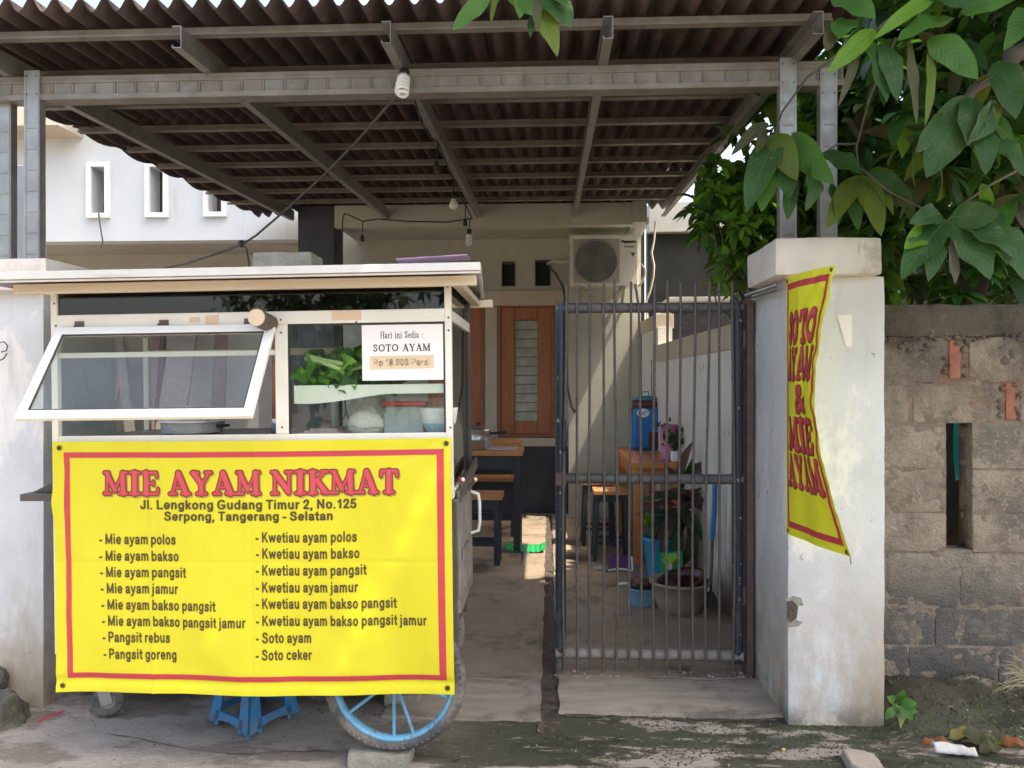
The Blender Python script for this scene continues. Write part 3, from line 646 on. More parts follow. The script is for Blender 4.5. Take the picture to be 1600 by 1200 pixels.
# ================================================================== GATE
GY = 3.97
gt = thing('gate', (.52, GY, .05), 'half open chipped blue pipe gate with thin rusty bars', 'gate')
gx = lambda u: PX(u, GY); gz = lambda v: PZ(v, GY, 1000)
def pipe(mb, a, c, r=.028): mb.tube([Vector(a) + (Vector(c) - Vector(a)) * k / 12 for k in range(13)], r, 14)
b = MB(); pipe(b, (gx(876), GY, gz(1045)), (gx(876), GY, gz(474))); pipe(b, (gx(1152), GY, gz(1032)), (gx(1152), GY, gz(474))); b.build('stile', M['gateblue'], gt)
for nm, v, m_ in (('top_rail', 481, 'gatedust'), ('middle_rail', 748, 'gatedust'), ('bottom_rail', 1022, 'muddy')):
    b = MB(); pipe(b, (gx(868), GY, gz(v)), (gx(1160), GY, gz(v)), .026 if v < 1000 else .029); b.build(nm, M[m_], gt)
for k, u in enumerate([881.5, 902, 922, 942, 961.6, 982, 1000, 1021, 1040.5, 1060.6, 1081, 1101, 1121, 1142]):
    b = MB(); y = GY - .036; w1 = rng.uniform(-.009, .009); w2 = rng.uniform(-.008, .008); lean = (u - 1000) * .00003
    pts = [(gx(u) + (w1 * math.sin(t * 5) + w2 * t + lean * t) + (.0), y, gz(1046 + rng.uniform(-2, 3)) + (gz(441 + rng.uniform(-2, 3)) - gz(1046)) * t) for t in [i / 14 for i in range(15)]]
    if k == 6: pts[-1] = (pts[-1][0] - .022, y - .004, pts[-1][2] - .01); pts[-2] = (pts[-2][0] - .004, y, pts[-2][2])
    b.tube(pts, .0066, 8); b.build('bar', M['rust'], gt)
b = MB(); b.tube([P(877, 708, GY - .03), P(884, 700, GY - .06), P(886, 680, GY - .065), P(884, 660, GY - .06), P(877, 655, GY - .03)], .006, 8); b.build('handle', M['gateblue'], gt)
b = MB(); b.box(gx(868), gx(884), GY - .034, GY - .029, gz(758), gz(738)); b.build('lock_plate', M['jamb'], gt)
for v in (530, 930):
    b = MB(); b.cyl(P(1163, v + 14, GY), P(1163, v - 14, GY), .013, n=12); b.box(gx(1163), gx(1172), GY - .008, GY + .008, gz(v + 6), gz(v - 6)); b.build('hinge', M['jamb'], gt)
b = MB(); b.box(gx(1166), gx(1176), GY - .02, GY + .03, 0, gz(470)); b.box(gx(1166), gx(1168.5), GY + .03, GY + .09, 0, gz(470))
tag(b.build('gate_jamb', M['jamb'], bevel=.002), 'rusty brown steel gate jamb fixed along the white pillar', 'gate jamb')
# ================================================================== LETTERING
def put_text(mb, body, x0, x1, z0, caph, fn, mi=0, bold=.0):
    """set a line of grotesk type between x0 and x1 on baseline z0; fn(x, z, lift) places it on its surface"""
    glyphs(mb, body, x0, x1, z0, caph, fn, [(bold, .0014, mi, (0, 0))], .07, SANS, .26, 1)
def arc(cx, cy, rx, ry, a0, a1, n=10): return [(cx + rx * math.cos(R(a0 + (a1 - a0) * i / n)), cy + ry * math.sin(R(a0 + (a1 - a0) * i / n))) for i in range(n + 1)]
FAT = {   # fat rounded slab-serif capitals: (width, [(points, half-thickness)])
 'M': (1.22, [([(.20, .1), (.24, .88)], .085), ([(.24, .86), (.58, .22)], .125), ([(.58, .22), (.94, .86)], .075), ([(.98, .1), (.96, .88)], .145), ([(.06, .075), (.36, .075)], .075), ([(.78, .075), (1.16, .075)], .075), ([(.08, .925), (.3, .925)], .075), ([(.9, .925), (1.14, .925)], .075)]),
 'I': (.62, [([(.31, .1), (.31, .9)], .155), ([(.09, .075), (.53, .075)], .075), ([(.09, .925), (.53, .925)], .075)]),
 'E': (.86, [([(.26, .1), (.26, .9)], .155), ([(.09, .925), (.74, .925), (.76, .76)], .075), ([(.3, .5), (.6, .5)], .07), ([(.6, .6), (.6, .42)], .05), ([(.09, .075), (.76, .075), (.8, .27)], .075)]),
 'A': (1.06, [([(.2, .1), (.47, .9)], .08), ([(.5, .88), (.84, .1)], .15), ([(.3, .33), (.66, .33)], .065), ([(.06, .075), (.36, .075)], .075), ([(.64, .075), (1.02, .075)], .075)]),
 'Y': (1.0, [([(.16, .9), (.5, .45)], .135), ([(.84, .9), (.54, .45)], .08), ([(.5, .48), (.5, .1)], .14), ([(.05, .925), (.36, .925)], .075), ([(.68, .925), (.96, .925)], .075), ([(.28, .075), (.72, .075)], .075)]),
 'N': (1.1, [([(.22, .1), (.22, .88)], .085), ([(.24, .88), (.86, .14)], .14), ([(.88, .2), (.88, .9)], .085), ([(.07, .075), (.38, .075)], .075), ([(.07, .925), (.32, .925)], .075), ([(.72, .925), (1.04, .925)], .075)]),
 'K': (1.02, [([(.26, .1), (.26, .9)], .15), ([(.34, .46), (.78, .9)], .075), ([(.46, .55), (.84, .12)], .14), ([(.09, .075), (.44, .075)], .075), ([(.09, .925), (.44, .925)], .075), ([(.66, .925), (.94, .925)], .075), ([(.7, .075), (1.0, .075)], .075)]),
 'T': (.96, [([(.48, .1), (.48, .88)], .15), ([(.1, .72), (.12, .91), (.84, .91), (.86, .72)], .082), ([(.27, .075), (.69, .075)], .075)]),
 'S': (.84, [([(.68, .7), (.62, .84), (.46, .9), (.28, .86), (.21, .72), (.3, .6), (.46, .52), (.62, .43), (.68, .28), (.58, .14), (.4, .1), (.22, .16), (.16, .3)], .115)]),
 'O': (1.02, [(arc(.51, .5, .36, .38, 0, 360, 18), .135)]),
 '&': (1.1, [([(.92, .12), (.7, .3), (.36, .66), (.4, .85), (.56, .86), (.6, .7), (.4, .5), (.2, .32), (.26, .14), (.5, .1), (.74, .26), (.84, .46)], .1)]),
}
def glyphs(mb, word, x0, x1, z0, h, fn, layers, gap=.02, G=None, space=.42, ns=4):
    """layers = [(extra half-thickness, lift, material, (dx, dz))]"""
    if G is None: G = FAT
    tot = sum((G[c][0] + gap) if c != ' ' else space for c in word) - gap
    sx = (x1 - x0) / tot
    x = 0
    for c in word:
        if c == ' ': x += space; continue
        W_, sts = G[c]
        for (ex, lift, mi, (dx, dz)) in layers:
            k = 0
            for pts, r in sts:
                r = r + ex
                for i, p in enumerate(pts):
                    ring = [fn(x0 + sx * (x + p[0] + dx + r * math.cos(q)), z0 + h * (p[1] + dz + r * math.sin(q)), lift + k * 1.2e-5) for q in [2 * math.pi * j / 14 for j in range(14)]]
                    mb.add(ring, [tuple(range(14))], mi); k += 1
                    if i:
                        a = pts[i - 1]; d = Vector((p[0] - a[0], p[1] - a[1])); n = Vector((-d.y, d.x)).normalized() * r
                        for q in range(ns):
                            t0, t1 = q / ns, (q + 1) / ns
                            pp = [(a[0] + d.x * t0 + n.x, a[1] + d.y * t0 + n.y), (a[0] + d.x * t1 + n.x, a[1] + d.y * t1 + n.y), (a[0] + d.x * t1 - n.x, a[1] + d.y * t1 - n.y), (a[0] + d.x * t0 - n.x, a[1] + d.y * t0 - n.y)]
                            mb.add([fn(x0 + sx * (x + u + dx), z0 + h * (v + dz), lift + k * 1.2e-5) for u, v in pp], [(0, 1, 2, 3)], mi)
                        k += 1
        x += W_ + gap
_r = .088
SANS = {   # plain grotesk letters as strokes (width, [(points, half-thickness)])
 'a': (.56, [[(.1, .50), (.17, .61), (.29, .645), (.41, .60), (.44, .48), (.44, .2), (.48, .09)], [(.44, .40), (.25, .35), (.12, .28), (.1, .17), (.17, .09), (.3, .09), (.44, .21)]]),
 'b': (.6, [[(.12, .09), (.12, .91)], arc(.32, .365, .2, .275, 0, 360, 14)]), 'c': (.54, [arc(.31, .365, .21, .28, 42, 318, 12)]), 'd': (.6, [[(.48, .09), (.48, .91)], arc(.29, .365, .2, .275, 0, 360, 14)]),
 'e': (.58, [[(.12, .36), (.48, .36)], arc(.3, .365, .2, .28, 0, 315, 14)]), 'g': (.6, [[(.48, .64), (.48, 0), (.42, -.13), (.28, -.16), (.13, -.1)], arc(.29, .365, .2, .275, 0, 360, 14)]),
 'i': (.24, [[(.12, .09), (.12, .64)], [(.12, .89), (.12, .9)]]), 'j': (.26, [[(.13, .64), (.13, -.06), (.09, -.14), (.0, -.16)], [(.13, .89), (.13, .9)]]), 'k': (.54, [[(.12, .09), (.12, .91)], [(.15, .28), (.43, .63)], [(.24, .4), (.46, .09)]]), 'l': (.24, [[(.12, .09), (.12, .91)]]),
 'm': (.88, [[(.12, .09), (.12, .64)], [(.12, .5), (.2, .61), (.3, .645), (.4, .58), (.43, .45), (.43, .09)], [(.43, .5), (.52, .61), (.62, .645), (.72, .58), (.75, .45), (.75, .09)]]), 'n': (.6, [[(.12, .09), (.12, .64)], [(.12, .48), (.22, .61), (.33, .645), (.44, .59), (.47, .45), (.47, .09)]]),
 'o': (.6, [arc(.3, .365, .205, .28, 0, 360, 16)]), 'p': (.6, [[(.12, -.19), (.12, .64)], arc(.32, .365, .2, .275, 0, 360, 14)]), 'r': (.38, [[(.12, .09), (.12, .64)], [(.12, .44), (.2, .6), (.33, .63)]]),
 's': (.54, [[(.44, .53), (.37, .63), (.26, .65), (.14, .6), (.12, .48), (.24, .39), (.38, .34), (.45, .22), (.38, .11), (.26, .085), (.13, .12), (.09, .22)]]), 't': (.34, [[(.17, .84), (.17, .2), (.21, .1), (.3, .09)], [(.04, .62), (.3, .62)]]),
 'u': (.6, [[(.12, .64), (.12, .26), (.17, .13), (.27, .085), (.38, .13), (.47, .27)], [(.47, .64), (.47, .09)]]), 'v': (.54, [[(.07, .64), (.27, .1), (.47, .64)]]), 'w': (.8, [[(.07, .64), (.22, .1), (.4, .62), (.58, .1), (.73, .64)]]), 'y': (.54, [[(.07, .64), (.28, .1)], [(.47, .64), (.25, .0), (.18, -.13), (.06, -.15)]]),
 'M': (.86, [[(.12, .09), (.12, .91), (.43, .13), (.74, .91), (.74, .09)]]), 'P': (.66, [[(.12, .09), (.12, .91), (.4, .91), (.54, .84), (.57, .69), (.52, .53), (.4, .46), (.12, .46)]]), 'R': (.7, [[(.12, .09), (.12, .91), (.4, .91), (.54, .84), (.57, .69), (.52, .55), (.4, .48), (.12, .48)], [(.36, .46), (.6, .09)]]),
 'K': (.7, [[(.12, .09), (.12, .91)], [(.14, .38), (.56, .91)], [(.3, .56), (.6, .09)]]), 'S': (.68, [[(.56, .72), (.48, .87), (.34, .915), (.18, .87), (.12, .72), (.2, .59), (.38, .51), (.54, .42), (.58, .26), (.5, .13), (.34, .085), (.18, .12), (.09, .27)]]), 'J': (.56, [[(.43, .91), (.43, .28), (.37, .12), (.25, .085), (.13, .13), (.09, .3)]]),
 'L': (.58, [[(.12, .91), (.12, .09), (.52, .09)]]), 'G': (.8, [arc(.4, .5, .31, .415, 45, 335, 16), [(.68, .2), (.68, .44), (.43, .44)]]), 'T': (.62, [[(.06, .91), (.56, .91)], [(.31, .91), (.31, .09)]]), 'N': (.72, [[(.12, .09), (.12, .91), (.58, .09), (.58, .91)]]), 'I': (.26, [[(.13, .09), (.13, .91)]]),
 '0': (.58, [arc(.29, .5, .19, .41, 0, 360, 16)]), '1': (.5, [[(.13, .70), (.25, .76), (.32, .9), (.32, .09)]]), '2': (.56, [[(.09, .68), (.15, .85), (.28, .915), (.42, .86), (.46, .7), (.38, .5), (.12, .16), (.1, .09), (.48, .09)]]), '5': (.56, [[(.45, .91), (.17, .91), (.12, .5), (.28, .58), (.43, .5), (.47, .32), (.42, .14), (.28, .085), (.13, .12), (.08, .24)]]), '8': (.58, [arc(.29, .68, .17, .22, 0, 360, 14), arc(.29, .28, .2, .2, 0, 360, 14)]),
 '.': (.24, [[(.12, .09), (.12, .1)]]), ',': (.24, [[(.12, .09), (.08, -.1)]]), '-': (.34, [[(.07, .36), (.27, .36)]]), '/': (.3, [[(.03, .05), (.27, .95)]])}
SANS = {k: (w_, [(p, _r) for p in st]) for k, (w_, st) in SANS.items()}
LOOK = [(.035, .0008, 2, (.045, -.05)), (.03, .0016, 1, (0, 0)), (-.012, .0024, 0, (0, 0)), (-.062, .0032, 3, (-.01, .02))]
PRINT = [M['vinyl_red'], M['print_shadow'], M['print_shadow2'], M['print_light']]

# ================================================================== FOOD CART
F = 2.92
PIV = Vector((-1.12, F, 1.1)); TILT = -.013
def settle(o):
    m = Matrix.Translation(PIV) @ Matrix.Rotation(TILT, 4, 'Y') @ Matrix.Translation(-PIV) @ o.matrix_basis
    o.location = m.translation; o.rotation_euler = m.to_euler()
cart = thing('food_cart', (-1.12, 3.25, .05), 'white framed glass noodle cart on large blue spoked wheels', 'food cart')
XL, XR, YB = PX(82, F), PX(708.5, F), 3.63
zT, zS, zR, zW, zC = 1.884, 1.780, 1.730, 1.290, 1.05
b = MB()
for x in (XL + .013, XR - .013):
    for y in (F + .013,): b.box(x - .013, x + .013, y - .013, y + .013, zC if x > -1 else .45, zT)
b.box(PX(432, F), PX(452, F), F, F + .026, zW + .0152, zR - .0002)
b.box(XL + .026, XR - .026, F - .001, F + .03, zR, zS)
b.box(XL + .026, XR - .026, F, F + .026, zW - .016, zW + .015); b.box(XL + .026, PX(432, F), F + .006, F + .022, 1.611, 1.632)
for x in (XL + .013, XR - .013): b.box(x - .0125, x + .0125, F + .026, YB - .026, zR + .004, zS - .004); b.box(x - .0125, x + .0125, F + .026, YB - .026, zC, zC + .03)
b.box(XL + .026, XR - .026, YB - .026, YB, 1.640, 1.672); b.box(XL + .026, XR - .026, YB - .026, YB, zT - .02, zT); b.box(-1.03, -1.0, YB - .026, YB, zC, 1.64); b.box(-.80, -.775, YB - .025, YB - .001, zC, 1.64)
b.build('frame', M['alu'], cart, bevel=.003)
for x in (XL + .013, XR - .013): b = MB(); b.box(x - .013, x + .013, YB - .026, YB, zC if x > -1 else .45, zT); b.build('rear_post', M['darksteel'] if x > -1 else M['alu'], cart, bevel=.002)
for u, v in ((88, 470), (90, 505), (88, 640), (442, 500), (442, 520), (442, 668), (703, 452), (704, 500), (704, 520), (705, 672), (560, 505), (250, 505)):
    b = MB(); q = P(u, v, F - .0015); b.lathe(q, [(0, .0018), (.0035, .0012), (.0042, -.001)], 10, 0, Matrix.Rotation(R(90), 4, 'X')); b.build('screw', M['jamb'], cart)
b = MB(); b.box(-2.03, PX(748, 2.83), 2.83, 2.87, zT - .028, zT + .008); b.box(-2.03, PX(748, 2.83), 3.66, 3.70, zT - .028, zT + .008)
for x in (-1.95, -.34): b.box(x - .02, x + .02, 2.87, 3.66, zT - .022, zT + .005)
b.build('roof_beam', M['woodpale'], cart, bevel=.003)
b = MB(); rx1 = PX(755, 2.74); z0 = zT + .014
b.grid(lambda i, j: (-2.14 + (rx1 - .075 * j + 2.14) * i, 2.74 + 1.06 * j, z0 + .021 + .012 * j * (1 - j) + .003 * noise.noise(Vector((i * 8, j * 4, 2)))), 40, 16)
b.box(-2.14, rx1, 2.735, 2.75, z0 - .002, z0 + .027); b.bar((rx1 - .006, 2.752, z0 + .016), (rx1 - .082, 3.8, z0 + .012), .014, .024); b.box(-2.14, rx1, 2.742, 2.752, z0 - .012, z0 - .004)
b.build('roof', M['roofpanel'], cart, bevel=.002)
b = MB(); b.box(-2.14, rx1 - .095, 2.752, 3.8, z0 - .002, z0 + .012); b.build('roof_lining', M['maroon'], cart)
b = MB(); b.box(XL + .027, XR - .027, F + .010, F + .014, zS + .001, zT - .001); b.build('tinted_pane', M['tint'], cart)
b = MB(); b.box(XR - .016, XR - .012, F + .027, YB - .027, zS, zT - .001); b.build('tinted_pane', M['tint'], cart)
b = MB(); b.box(XR - .016, XR - .012, F + .027, YB - .027, zC + .031, zR + .003); b.build('side_pane', M['gateside'], cart)
b = MB(); b.box(XL + .012, XL + .016, F + .027, YB - .027, zC + .031, zR + .003); b.build('side_pane', M['glass'], cart)
b = MB(); b.box(PX(452, F) + .001, XR - .027, F + .008, F + .012, zW + .001, zR - .001); b.build('display_pane', M['glass2'], cart)
b = MB()
gx0 = PX(452, F) + .001
for q in ((gx0, gx0 + .007, zW, zR), (XR - .033, XR - .026, zW, zR), (gx0 + .007, XR - .033, zR - .007, zR), (gx0 + .007, XR - .033, zW, zW + .006)): b.box(q[0], q[1], F + .004, F + .0075, q[2], q[3])
b.build('gasket', M['black'], cart)
# display shelf (sagging cover), counter and lower body
b = MB(); zsh = PZ(613, F, 570)
b.box(-.985, XR - .03, F + .02, YB - .2, zsh, zsh + .012)
b.grid(lambda i, j: (-.985 + (XR - .03 + .985) * i, F + .018, zsh + .024 - (.05 * max(0, math.sin((1 - i) * 2.6 - .2)) * max(0, 1 - i * 1.6) + .036) * j), 30, 6)
b.build('shelf', M['alu'], cart)
b = MB(); b.box(XL + .028, XR - .028, F + .03, YB - .03, zW - .03, zW + .003); b.build('counter', M['steel'], cart, bevel=.002)
b = MB(); b.box(XL + .02, XR - .03, F + .03, F + .05, .42, zW - .055); b.box(XL + .02, XL + .04, F + .05, YB - .02, .42, zW - .055); b.box(XL + .04, XR - .03, YB - .04, YB - .02, .42, zW - .055); b.box(XL + .04, XR - .05, F + .05, YB - .04, .42, .45)
b.build('lower_body', M['darksteel'], cart, bevel=.002)
b = MB(); b.box(XR - .028, XR - .014, F + .22, YB, .50, zC - .02); b.box(XR - .03, XR - .016, F + .05, F + .219, .42, zC - .01); b.build('side_door', M['steel'], cart, bevel=.002)
sd = cart.children[-1]
b = MB()
for k in range(6): y = F + .25 + k * .09; b.box(XR - .014, XR - .004, y, y + .02, .60, zC - .03)
b.box(XR - .0145, XR - .003, F + .22, YB, .55, .60); b.box(XR - .0145, XR - .003, F + .22, YB, zC - .045, zC - .021); b.box(XR - .003, XR + .004, F + .3, F + .52, .75, .79)
b.build('grille', mat('dusty_aluminium', (.36, .34, .30), (.27, .255, .23), 9, .5, .4), sd)
b = MB(); hz0, hz1 = .79, .985; b.tube([(XR - .005, YB - .03, hz0), (XR + .03, YB - .03, hz0 + .012), (XR + .036, YB - .03, hz0 + .05), (XR + .036, YB - .03, hz1 - .05), (XR + .03, YB - .03, hz1 - .012), (XR - .005, YB - .03, hz1)], .008, 8); b.build('handle', M['white'], sd)
b = MB(); b.bar((XR - .01, F + .02, zC - .01), (XR + .0, YB, zC - .01), .05, .012); b.bar((XR + .012, F + .05, zC + .0), (XR + .02, YB, zC + .07), .012, .05); b.build('side_tray', M['steel'], cart)
# folding shelf on the left end
b = MB(); b.box(-2.085, XL - .002, F + .01, YB - .2, zC + .0, zC + .028)
b.add([(XL - .003, F + .05, zC + .028), (XL - .003, F + .05, zC + .085), (-2.06, F + .05, zC + .03), (XL - .003, F + .06, zC + .028), (XL - .003, F + .06, zC + .085), (-2.06, F + .06, zC + .03)], [(0, 1, 2), (3, 5, 4), (0, 3, 4, 1), (1, 4, 5, 2), (0, 2, 5, 3)])
b.build('side_shelf', M['darksteel'], cart, bevel=.002)
# top-hung window propped open
tl, tr_ = Vector((PX(96, F), F - .012, zR - .004)), Vector((PX(436, F), F - .012, zR - .004))
dn = Vector((0, -.245, -.345)); L_ = dn.length; dn.normalize()
def wl(x, s, off=0): return Vector((x, 0, 0)) + Vector((0, tl.y, tl.z)) + dn * s + Vector((0, dn.z, -dn.y)) * off * 1
b = MB(); t = .036
def slat(xa, xb, s0, s1, o0=-.010, o1=.010):
    p = [wl(x, s, o) for s in (s0, s1) for o in (o0, o1) for x in (xa, xb)]
    b.add(p, [(0, 2, 3, 1), (4, 5, 7, 6), (0, 1, 5, 4), (2, 6, 7, 3), (0, 4, 6, 2), (1, 3, 7, 5)])
slat(tl.x, tr_.x, 0, t); slat(tl.x, tr_.x, L_ - t, L_); slat(tl.x, tl.x + t, t, L_ - t); slat(tr_.x - t, tr_.x, t, L_ - t)
aw = b.build('awning_window', M['white'], cart, bevel=.003)
b = MB(); slat(tl.x + t, tr_.x - t, t, L_ - t, -.002, .002); b.build('pane', M['glass'], aw)
b = MB(); g_ = .005
slat(tl.x + t, tr_.x - t, t, t + g_, .002, .008); slat(tl.x + t, tr_.x - t, L_ - t - g_, L_ - t, .002, .008); slat(tl.x + t, tl.x + t + g_, t + g_, L_ - t - g_, .002, .008); slat(tr_.x - t - g_, tr_.x - t, t + g_, L_ - t - g_, .002, .008)
b.build('gasket', M['darksteel'], aw)
for u in (128, 260, 393):
    b = MB(); x = PX(u, F); b.box(x - .018, x + .018, F - .006, F - .001, zR - .001, zR + .024); b.cyl((x - .018, F - .008, zR + .004), (x + .018, F - .008, zR + .004), .005, n=8); b.box(x - .018, x - .006, F - .009, F - .004, zR - .012, zR + .002); b.box(x + .006, x + .018, F - .009, F - .004, zR - .012, zR + .002)
    b.build('hinge', M['jamb'], aw)
# short turned wooden peg sticking out of the front rail
b = MB(); c0 = Vector((PX(425, F), F, PZ(506, F, 425))); b.cyl(c0, c0 + Vector((0, -.135, .012)), .033, .033, 24); b.build('wooden_peg', M['jamb'], cart, bevel=.003)
b = MB(); c1 = c0 + Vector((0, -.1352, .012)); b.cyl(c1, c1 + Vector((0, -.006, 0)), .0325, .031, 24); b.build('peg_cap', M['palewood'], cart.children[-1])
for (ua, ub, va, vb) in ((522, 568, 486, 501), (325, 345, 490, 506), (300, 316, 492, 500)): b = MB(); b.box(PX(ua, F), PX(ub, F), F - .0028, F - .0012, PZ(vb, F), PZ(va, F)); b.build('tape_remnant', M['tape'], cart)
# wheels
def wheel(y, x=-.62, z=.333, rad=.283):
    MR = Matrix.Rotation(R(90), 4, 'X')
    b = MB(); tr = .03
    b.lathe((x, y, z), [(rad - tr + tr * math.cos(q), tr * .85 * math.sin(q)) for q in [2 * math.pi * k / 14 for k in range(15)]], 72, 0, MR)
    for k in range(64):
        a = 2 * math.pi * k / 64
        for s in (-1, 1):
            p0 = Vector((math.cos(a), 0, math.sin(a))) * (rad - .0005); p1 = Vector((math.cos(a + .05), 0, math.sin(a + .05))) * (rad - .02)
            b.bar(Vector((x, y, z)) + p0, Vector((x, y + s * .026, z)) + p1, .009, .006, up=(0, 1, 0))
    wroot = b.build('wheel', M['tyre'], cart)
    b = MB(); ri = rad - .056
    b.lathe((x, y, z), [(ri, -.02), (ri + .012, -.024), (ri + .014, -.012), (ri + .006, 0), (ri + .014, .012), (ri + .012, .024), (ri, .02), (ri - .004, 0), (ri, -.02)], 72, 0, MR); b.build('rim', M['rimblue'], wroot)
    for k in range(10):
        a = R(36 * k + 9 + (8 if k % 2 else -8)); b = MB()
        d = Vector((math.cos(a), 0, math.sin(a))); c = Vector((x, y, z)); b.tube([c + d * (.02 + (ri - .02) * t / 30) for t in range(31)], [.0065 + .0012 * (t % 2) for t in range(31)], 8); b.build('spoke', M['rimblue'], wroot)
    b = MB(); b.cyl((x, y - .05, z), (x, y + .05, z), .022, n=16); b.build('hub', M['rimblue'], wroot)
wheel(3.0); wheel(3.6, -.69)
b = MB(); b.cyl((-.62, 2.94, .333), (-.62, 3.66, .333), .011, n=10); b.box(-.66, -.58, 3.04, 3.08, .33, .43); b.box(-.66, -.58, 3.5, 3.54, .33, .43); b.build('axle', M['darksteel'], cart)
cxx, cyy, czz = PX(165, 3.38), 3.38, .082
b = MB(); MR = Matrix.Rotation(R(90), 4, 'X') @ Matrix.Rotation(R(12), 4, 'Y')
MRc = Matrix.Rotation(R(18), 4, 'Z') @ Matrix.Rotation(R(90), 4, 'X')
b.lathe((cxx, cyy, czz), [(.030, -.016), (.058, -.019), (.069, -.012), (.070, 0), (.069, .012), (.058, .019), (.030, .016)], 40, 0, MRc); cw = b.build('caster', M['tyre'], cart)
b = MB(); b.lathe((cxx, cyy, czz), [(0, -.021), (.012, -.022), (.016, -.018), (.034, -.016), (.036, -.019), (.039, -.017), (.039, .017), (.034, .016), (0, .02)], 32, 0, MRc); b.build('caster_hub', M['galv'], cw)
b = MB(); ax = MRc @ Vector((0, 0, 1)); c = Vector((cxx, cyy, czz))
for s in (-1, 1): b.bar(c + ax * .026 * s + Vector((0, 0, -.01)), c + ax * .026 * s + Vector((-.03, 0, .10)), .05, .004, up=ax)
b.box(cxx - .07, cxx + .02, cyy - .04, cyy + .04, czz + .10, czz + .106); b.bar((cxx - .02, cyy, czz + .1), (cxx + .02, cyy, .48), .04, .04); b.build('caster_fork', M['galv'], cw)
settle(cart)

# ---- goods in the cart (each its own thing)
CM = Matrix.Translation(PIV) @ Matrix.Rotation(TILT, 4, 'Y') @ Matrix.Translation(-PIV)
def leaf(mb, base, tip, width, nrm, mi=0, fold=.25, curl=.08, ns=6, droop=0, wav=0):
    base = Vector(base); tip = Vector(tip); d = tip - base; L = d.length
    if L < 1e-5: return
    dn_ = d / L; n = Vector(nrm); side = dn_.cross(n)
    if side.length < 1e-4: side = dn_.cross(Vector((1, .3, .2)))
    side.normalize(); n = side.cross(dn_).normalized()
    vs = []; ph = random.random() * 6
    for i in range(ns + 1):
        t = i / ns
        c = base + d * t + n * curl * L * 4 * t * (1 - t) + Vector((0, 0, -droop * L * t * t))
        wv = width / 2 * (max(0, math.sin(math.pi * min(1, t ** .82))) ** .75) * (1 if i not in (0, ns) else .02) + .0004
        wob = wav * wv * math.sin(t * 13 + ph)
        vs += [c + side * wv + n * (fold * wv + wob), c, c - side * wv + n * (fold * wv - wob)]
    fs = []
    for i in range(ns):
        a = i * 3; fs += [(a, a + 1, a + 4, a + 3), (a + 1, a + 2, a + 5, a + 4)]
    mb.add(vs, fs, mi, True)
random.seed(3); rv = random.Random(5)
zs0 = zsh + .014
greens = thing('leafy_greens', CM @ Vector((-.80, 3.12, zs0)), 'heap of leafy mustard greens on the upper cart shelf', 'vegetables')
b = MB()
for k in range(230):
    p = Vector((rv.uniform(-.96, -.64), rv.uniform(2.97, 3.3), zs0 + abs(rv.gauss(0, .05)) + .01))
    d = Vector((rv.gauss(0, 1), rv.gauss(-.3, .8), rv.gauss(.45, .5))).normalized() * rv.uniform(.05, .11)
    leaf(b, p, p + d, rv.uniform(.04, .085), (rv.gauss(0, .5), -1, rv.gauss(.6, .5)), 0 if rv.random() < .75 else 1, .5, .22, 5, .15, .5)
b.build('leaf', [M['leaf_v'], M['leaf_m']], greens)
b = MB()
for pts, r in (([(-.96, 3.0, zs0 + .12), (-.88, 2.965, zs0 + .10), (-.81, 2.955, zs0 + .075), (-.785, 2.955, zs0 + .03), (-.80, 2.955, zs0 - .0)], .011), ([(-.95, 2.99, zs0 + .125), (-.87, 2.98, zs0 + .108), (-.80, 2.965, zs0 + .095)], .010), ([(-.9, 3.0, zs0 + .05), (-.82, 2.97, zs0 + .06), (-.72, 2.99, zs0 + .09)], .008), ([(-.78, 2.99, zs0 + .1), (-.70, 2.98, zs0 + .07), (-.66, 3.0, zs0 + .03)], .007)):
    b.tube(pts, [r * (1.15 if i in (0, len(pts) - 1) else .9) for i in range(len(pts))], 8)
b.build('stalk', M['stem'], greens)
zf = zW + .004
b = MB()
bag = Vector((PX(573, 3.08), 3.08, zf))
b.grid(lambda i, j: bag + Vector((math.cos(2 * math.pi * i) * (.075 * math.sin(math.pi * (.06 + .94 * j) ** .8) ** .6) * (1 + .12 * noise.noise(Vector((i * 9, j * 6, 1)))), math.sin(2 * math.pi * i) * .06 * math.sin(math.pi * (.06 + .94 * j) ** .8) ** .6, .115 * j + .012 * noise.noise(Vector((i * 7, j * 7, 5))))), 36, 16)
o = tag(b.build('noodle_bag', M['noodle'], smooth=True), 'clear bag of white noodles beside the red lidded box in the cart', 'bag')
b = MB(); b.grid(lambda i, j: bag + Vector((.02 + math.cos(2 * math.pi * i) * (.07 - .045 * j) * (1 + .3 * noise.noise(Vector((i * 5, j * 4, 2)))), math.sin(2 * math.pi * i) * (.055 - .03 * j), .09 + .075 * j + .01 * math.sin(i * 20))), 30, 6)
b.build('bag_neck', M['clear'], o)
def cw_(u, Y, v): return P(u, v, Y)
bx0, bx1 = PX(597, 3.06), PX(664, 3.06)
tub = thing('food_box', ((bx0 + bx1) / 2, 3.13, zf), 'clear plastic food box with a red lid in the cart', 'food box')
b = MB(); b.box(bx0 + .006, bx1 - .006, 3.06, 3.22, zf + .002, zf + .118); b.build('box', mat('cloudy_plastic', (.42, .47, .47), (.36, .41, .42), 20, .35), tub, bevel=.012)
b = MB(); b.box(bx0, bx1 + .004, 3.05, 3.23, zf + .119, zf + .134); b.build('lid', M['redlid'], tub, bevel=.004)
bw0 = thing('bowl', (PX(686, 3.08), 3.08, zf), 'white bowl with pale blue lower half in the cart corner', 'bowl')
prof = [(.03, 0), (.034, .004), (.055, .022), (.068, .05), (.073, .075)]
